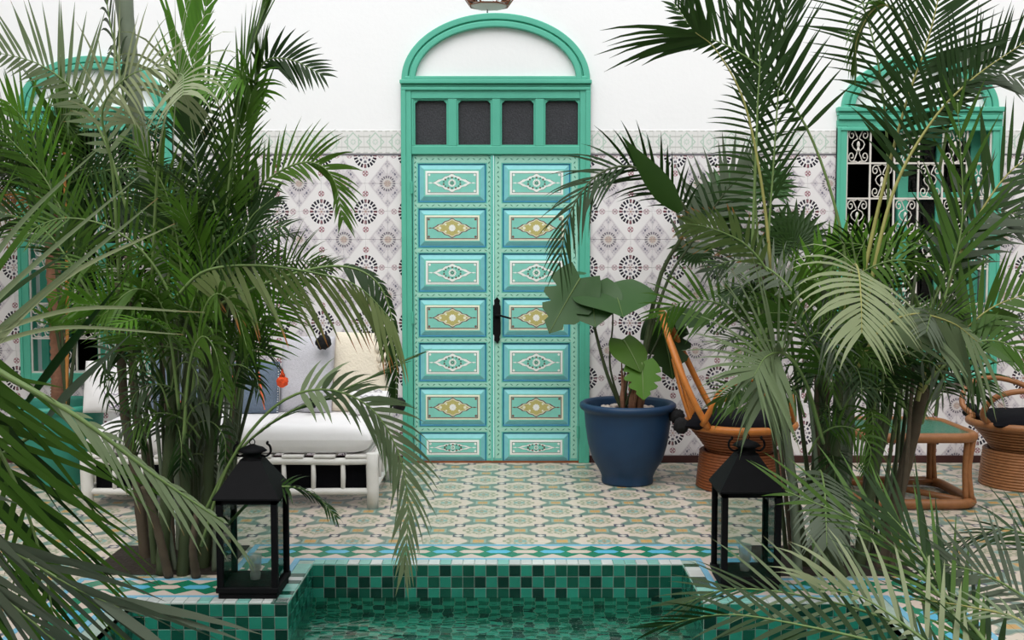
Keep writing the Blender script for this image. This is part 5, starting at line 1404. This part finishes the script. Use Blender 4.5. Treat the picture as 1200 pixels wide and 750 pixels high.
for i in range(16):
    a = rr.uniform(0, 2 * PI); x_, y_ = pb.x + .02 + .06 * math.cos(a), pb.y + .05 * math.sin(a)
    b.tube([(x_, y_, .47), (x_ + rr.uniform(-.02, .03), y_, .58), (x_ + rr.uniform(-.04, .08), y_ + rr.uniform(-.03, .03), .62 + rr.uniform(0, .22))], [.016, .013, .003], 5)
b.build('dry_sheath', 'trunk_fibre', Mo, smooth=True)
# arching palm in the same pot
K = thing('kentia_palm', (pb.x + .05, pb.y + .02, .49), 'slender palm arching left over the door from the blue planter', 'palm')
kb = Vector((pb.x + .05, pb.y + .02, .47))
frond3(K, [kb, P(757, 400, dp), P(775, 320, dp), P(806, 262, dp - .1), P(790, 228, dp - .2), P(745, 196, dp - .3), P(700, 205, dp - .4), P(668, 250, dp - .45), P(655, 312, dp - .5)], 30, .46, 'leaf_dark', 25, .35, .2, .42, 46, 22, 1.0, .8, w=.022, rmat='stem_green', rr=.019, tipk=.5)
b = MB(); leaflet(b, P(798, 248, dp - .4), (P(738, 168, dp - .5) - P(798, 246, dp - .4)).normalized(), .60, .15, Vector((.74, .1, .6)), .02, 8, 0, .2, prof=(.3, .7, 1, 1., .9, .7, .45, .2, .03)); b.build('leaf_blade', 'leaf_dark', K, smooth=True)
frond3(K, [kb, P(760, 400, dp), P(782, 330, dp), P(810, 285, dp), P(850, 225, dp - .05), P(880, 200, dp - .1)], 16, .42, 'leaf_grey', 15, .1, .2, .55, 60, 34, 1.0, .7, w=.034, rmat='stem_green', rr=.016)

# ---------------- fan palm by the wall behind the rattan chair
F_ = thing('fan_palm', (P(893, 560, CAMD - .20).x, -.20, 0), 'dark fan palm with a bare trunk behind the orange rattan chair', 'palm')
fb = ORG[F_.name]
dF = CAMD - .20
ft = P(893, 300, dF)
b = MB(); b.tube(spline([fb, fb.lerp(ft, .5) + Vector((.02, 0, 0)), ft], 40), [.055 + .008 * (i % 2) for i in range(41)], 10); b.build('trunk', 'stem_brown', F_, smooth=True)
def fan(u, v, d, face, R_, m_, n=18, spread=2.6, rotz=0.0):
    c = P(u, v, d); b = MB(); face = Vector(face).normalized()
    s_ = face.cross(UP).normalized(); up_ = s_.cross(face)
    for i in range(n):
        a = (i / (n - 1) - .5) * spread + rotz
        dr = (up_ * math.cos(a) + s_ * math.sin(a) + face * .15).normalized()
        leaflet(b, c, dr, R_ * (1 - .12 * abs(a)) * RF.uniform(.92, 1.05), R_ * .17, face.cross(dr), .28, 6, 0, .45, prof=(.12, .55, .95, 1.0, .7, .35, .03))
    b.tube([c, c.lerp(ft, .5) + Vector((0, 0, -.02)), ft], .009, 5, mi=1)
    b.build('fan_leaf', [m_, 'stem_green'], F_, smooth=True)
fan(902, 222, dF - .1, (.15, -1, .3), .24, 'leaf_broad', 20, 4.6)
fan(850, 236, dF - .15, (-.3, -1, .5), .30, 'leaf_broad', 18, 3.4, -.6)
fan(835, 250, dF - .2, (-.2, -1, .3), .30, 'leaf_dark', 18, 3.6, .3)
fan(930, 290, dF - .2, (.1, -1, .3), .34, 'leaf_dark', 20, 3.4, 0)
fan(870, 275, dF - .1, (.0, -1, .3), .30, 'leaf_dark', 20, 4.4, 2.6)
fan(905, 280, dF - .2, (.2, -1, .3), .30, 'leaf_dark', 20, 4.4, -2.6)
fan(820, 285, dF - .2, (-.3, -1, .1), .28, 'leaf_dark', 16, 2.6, 2.9)
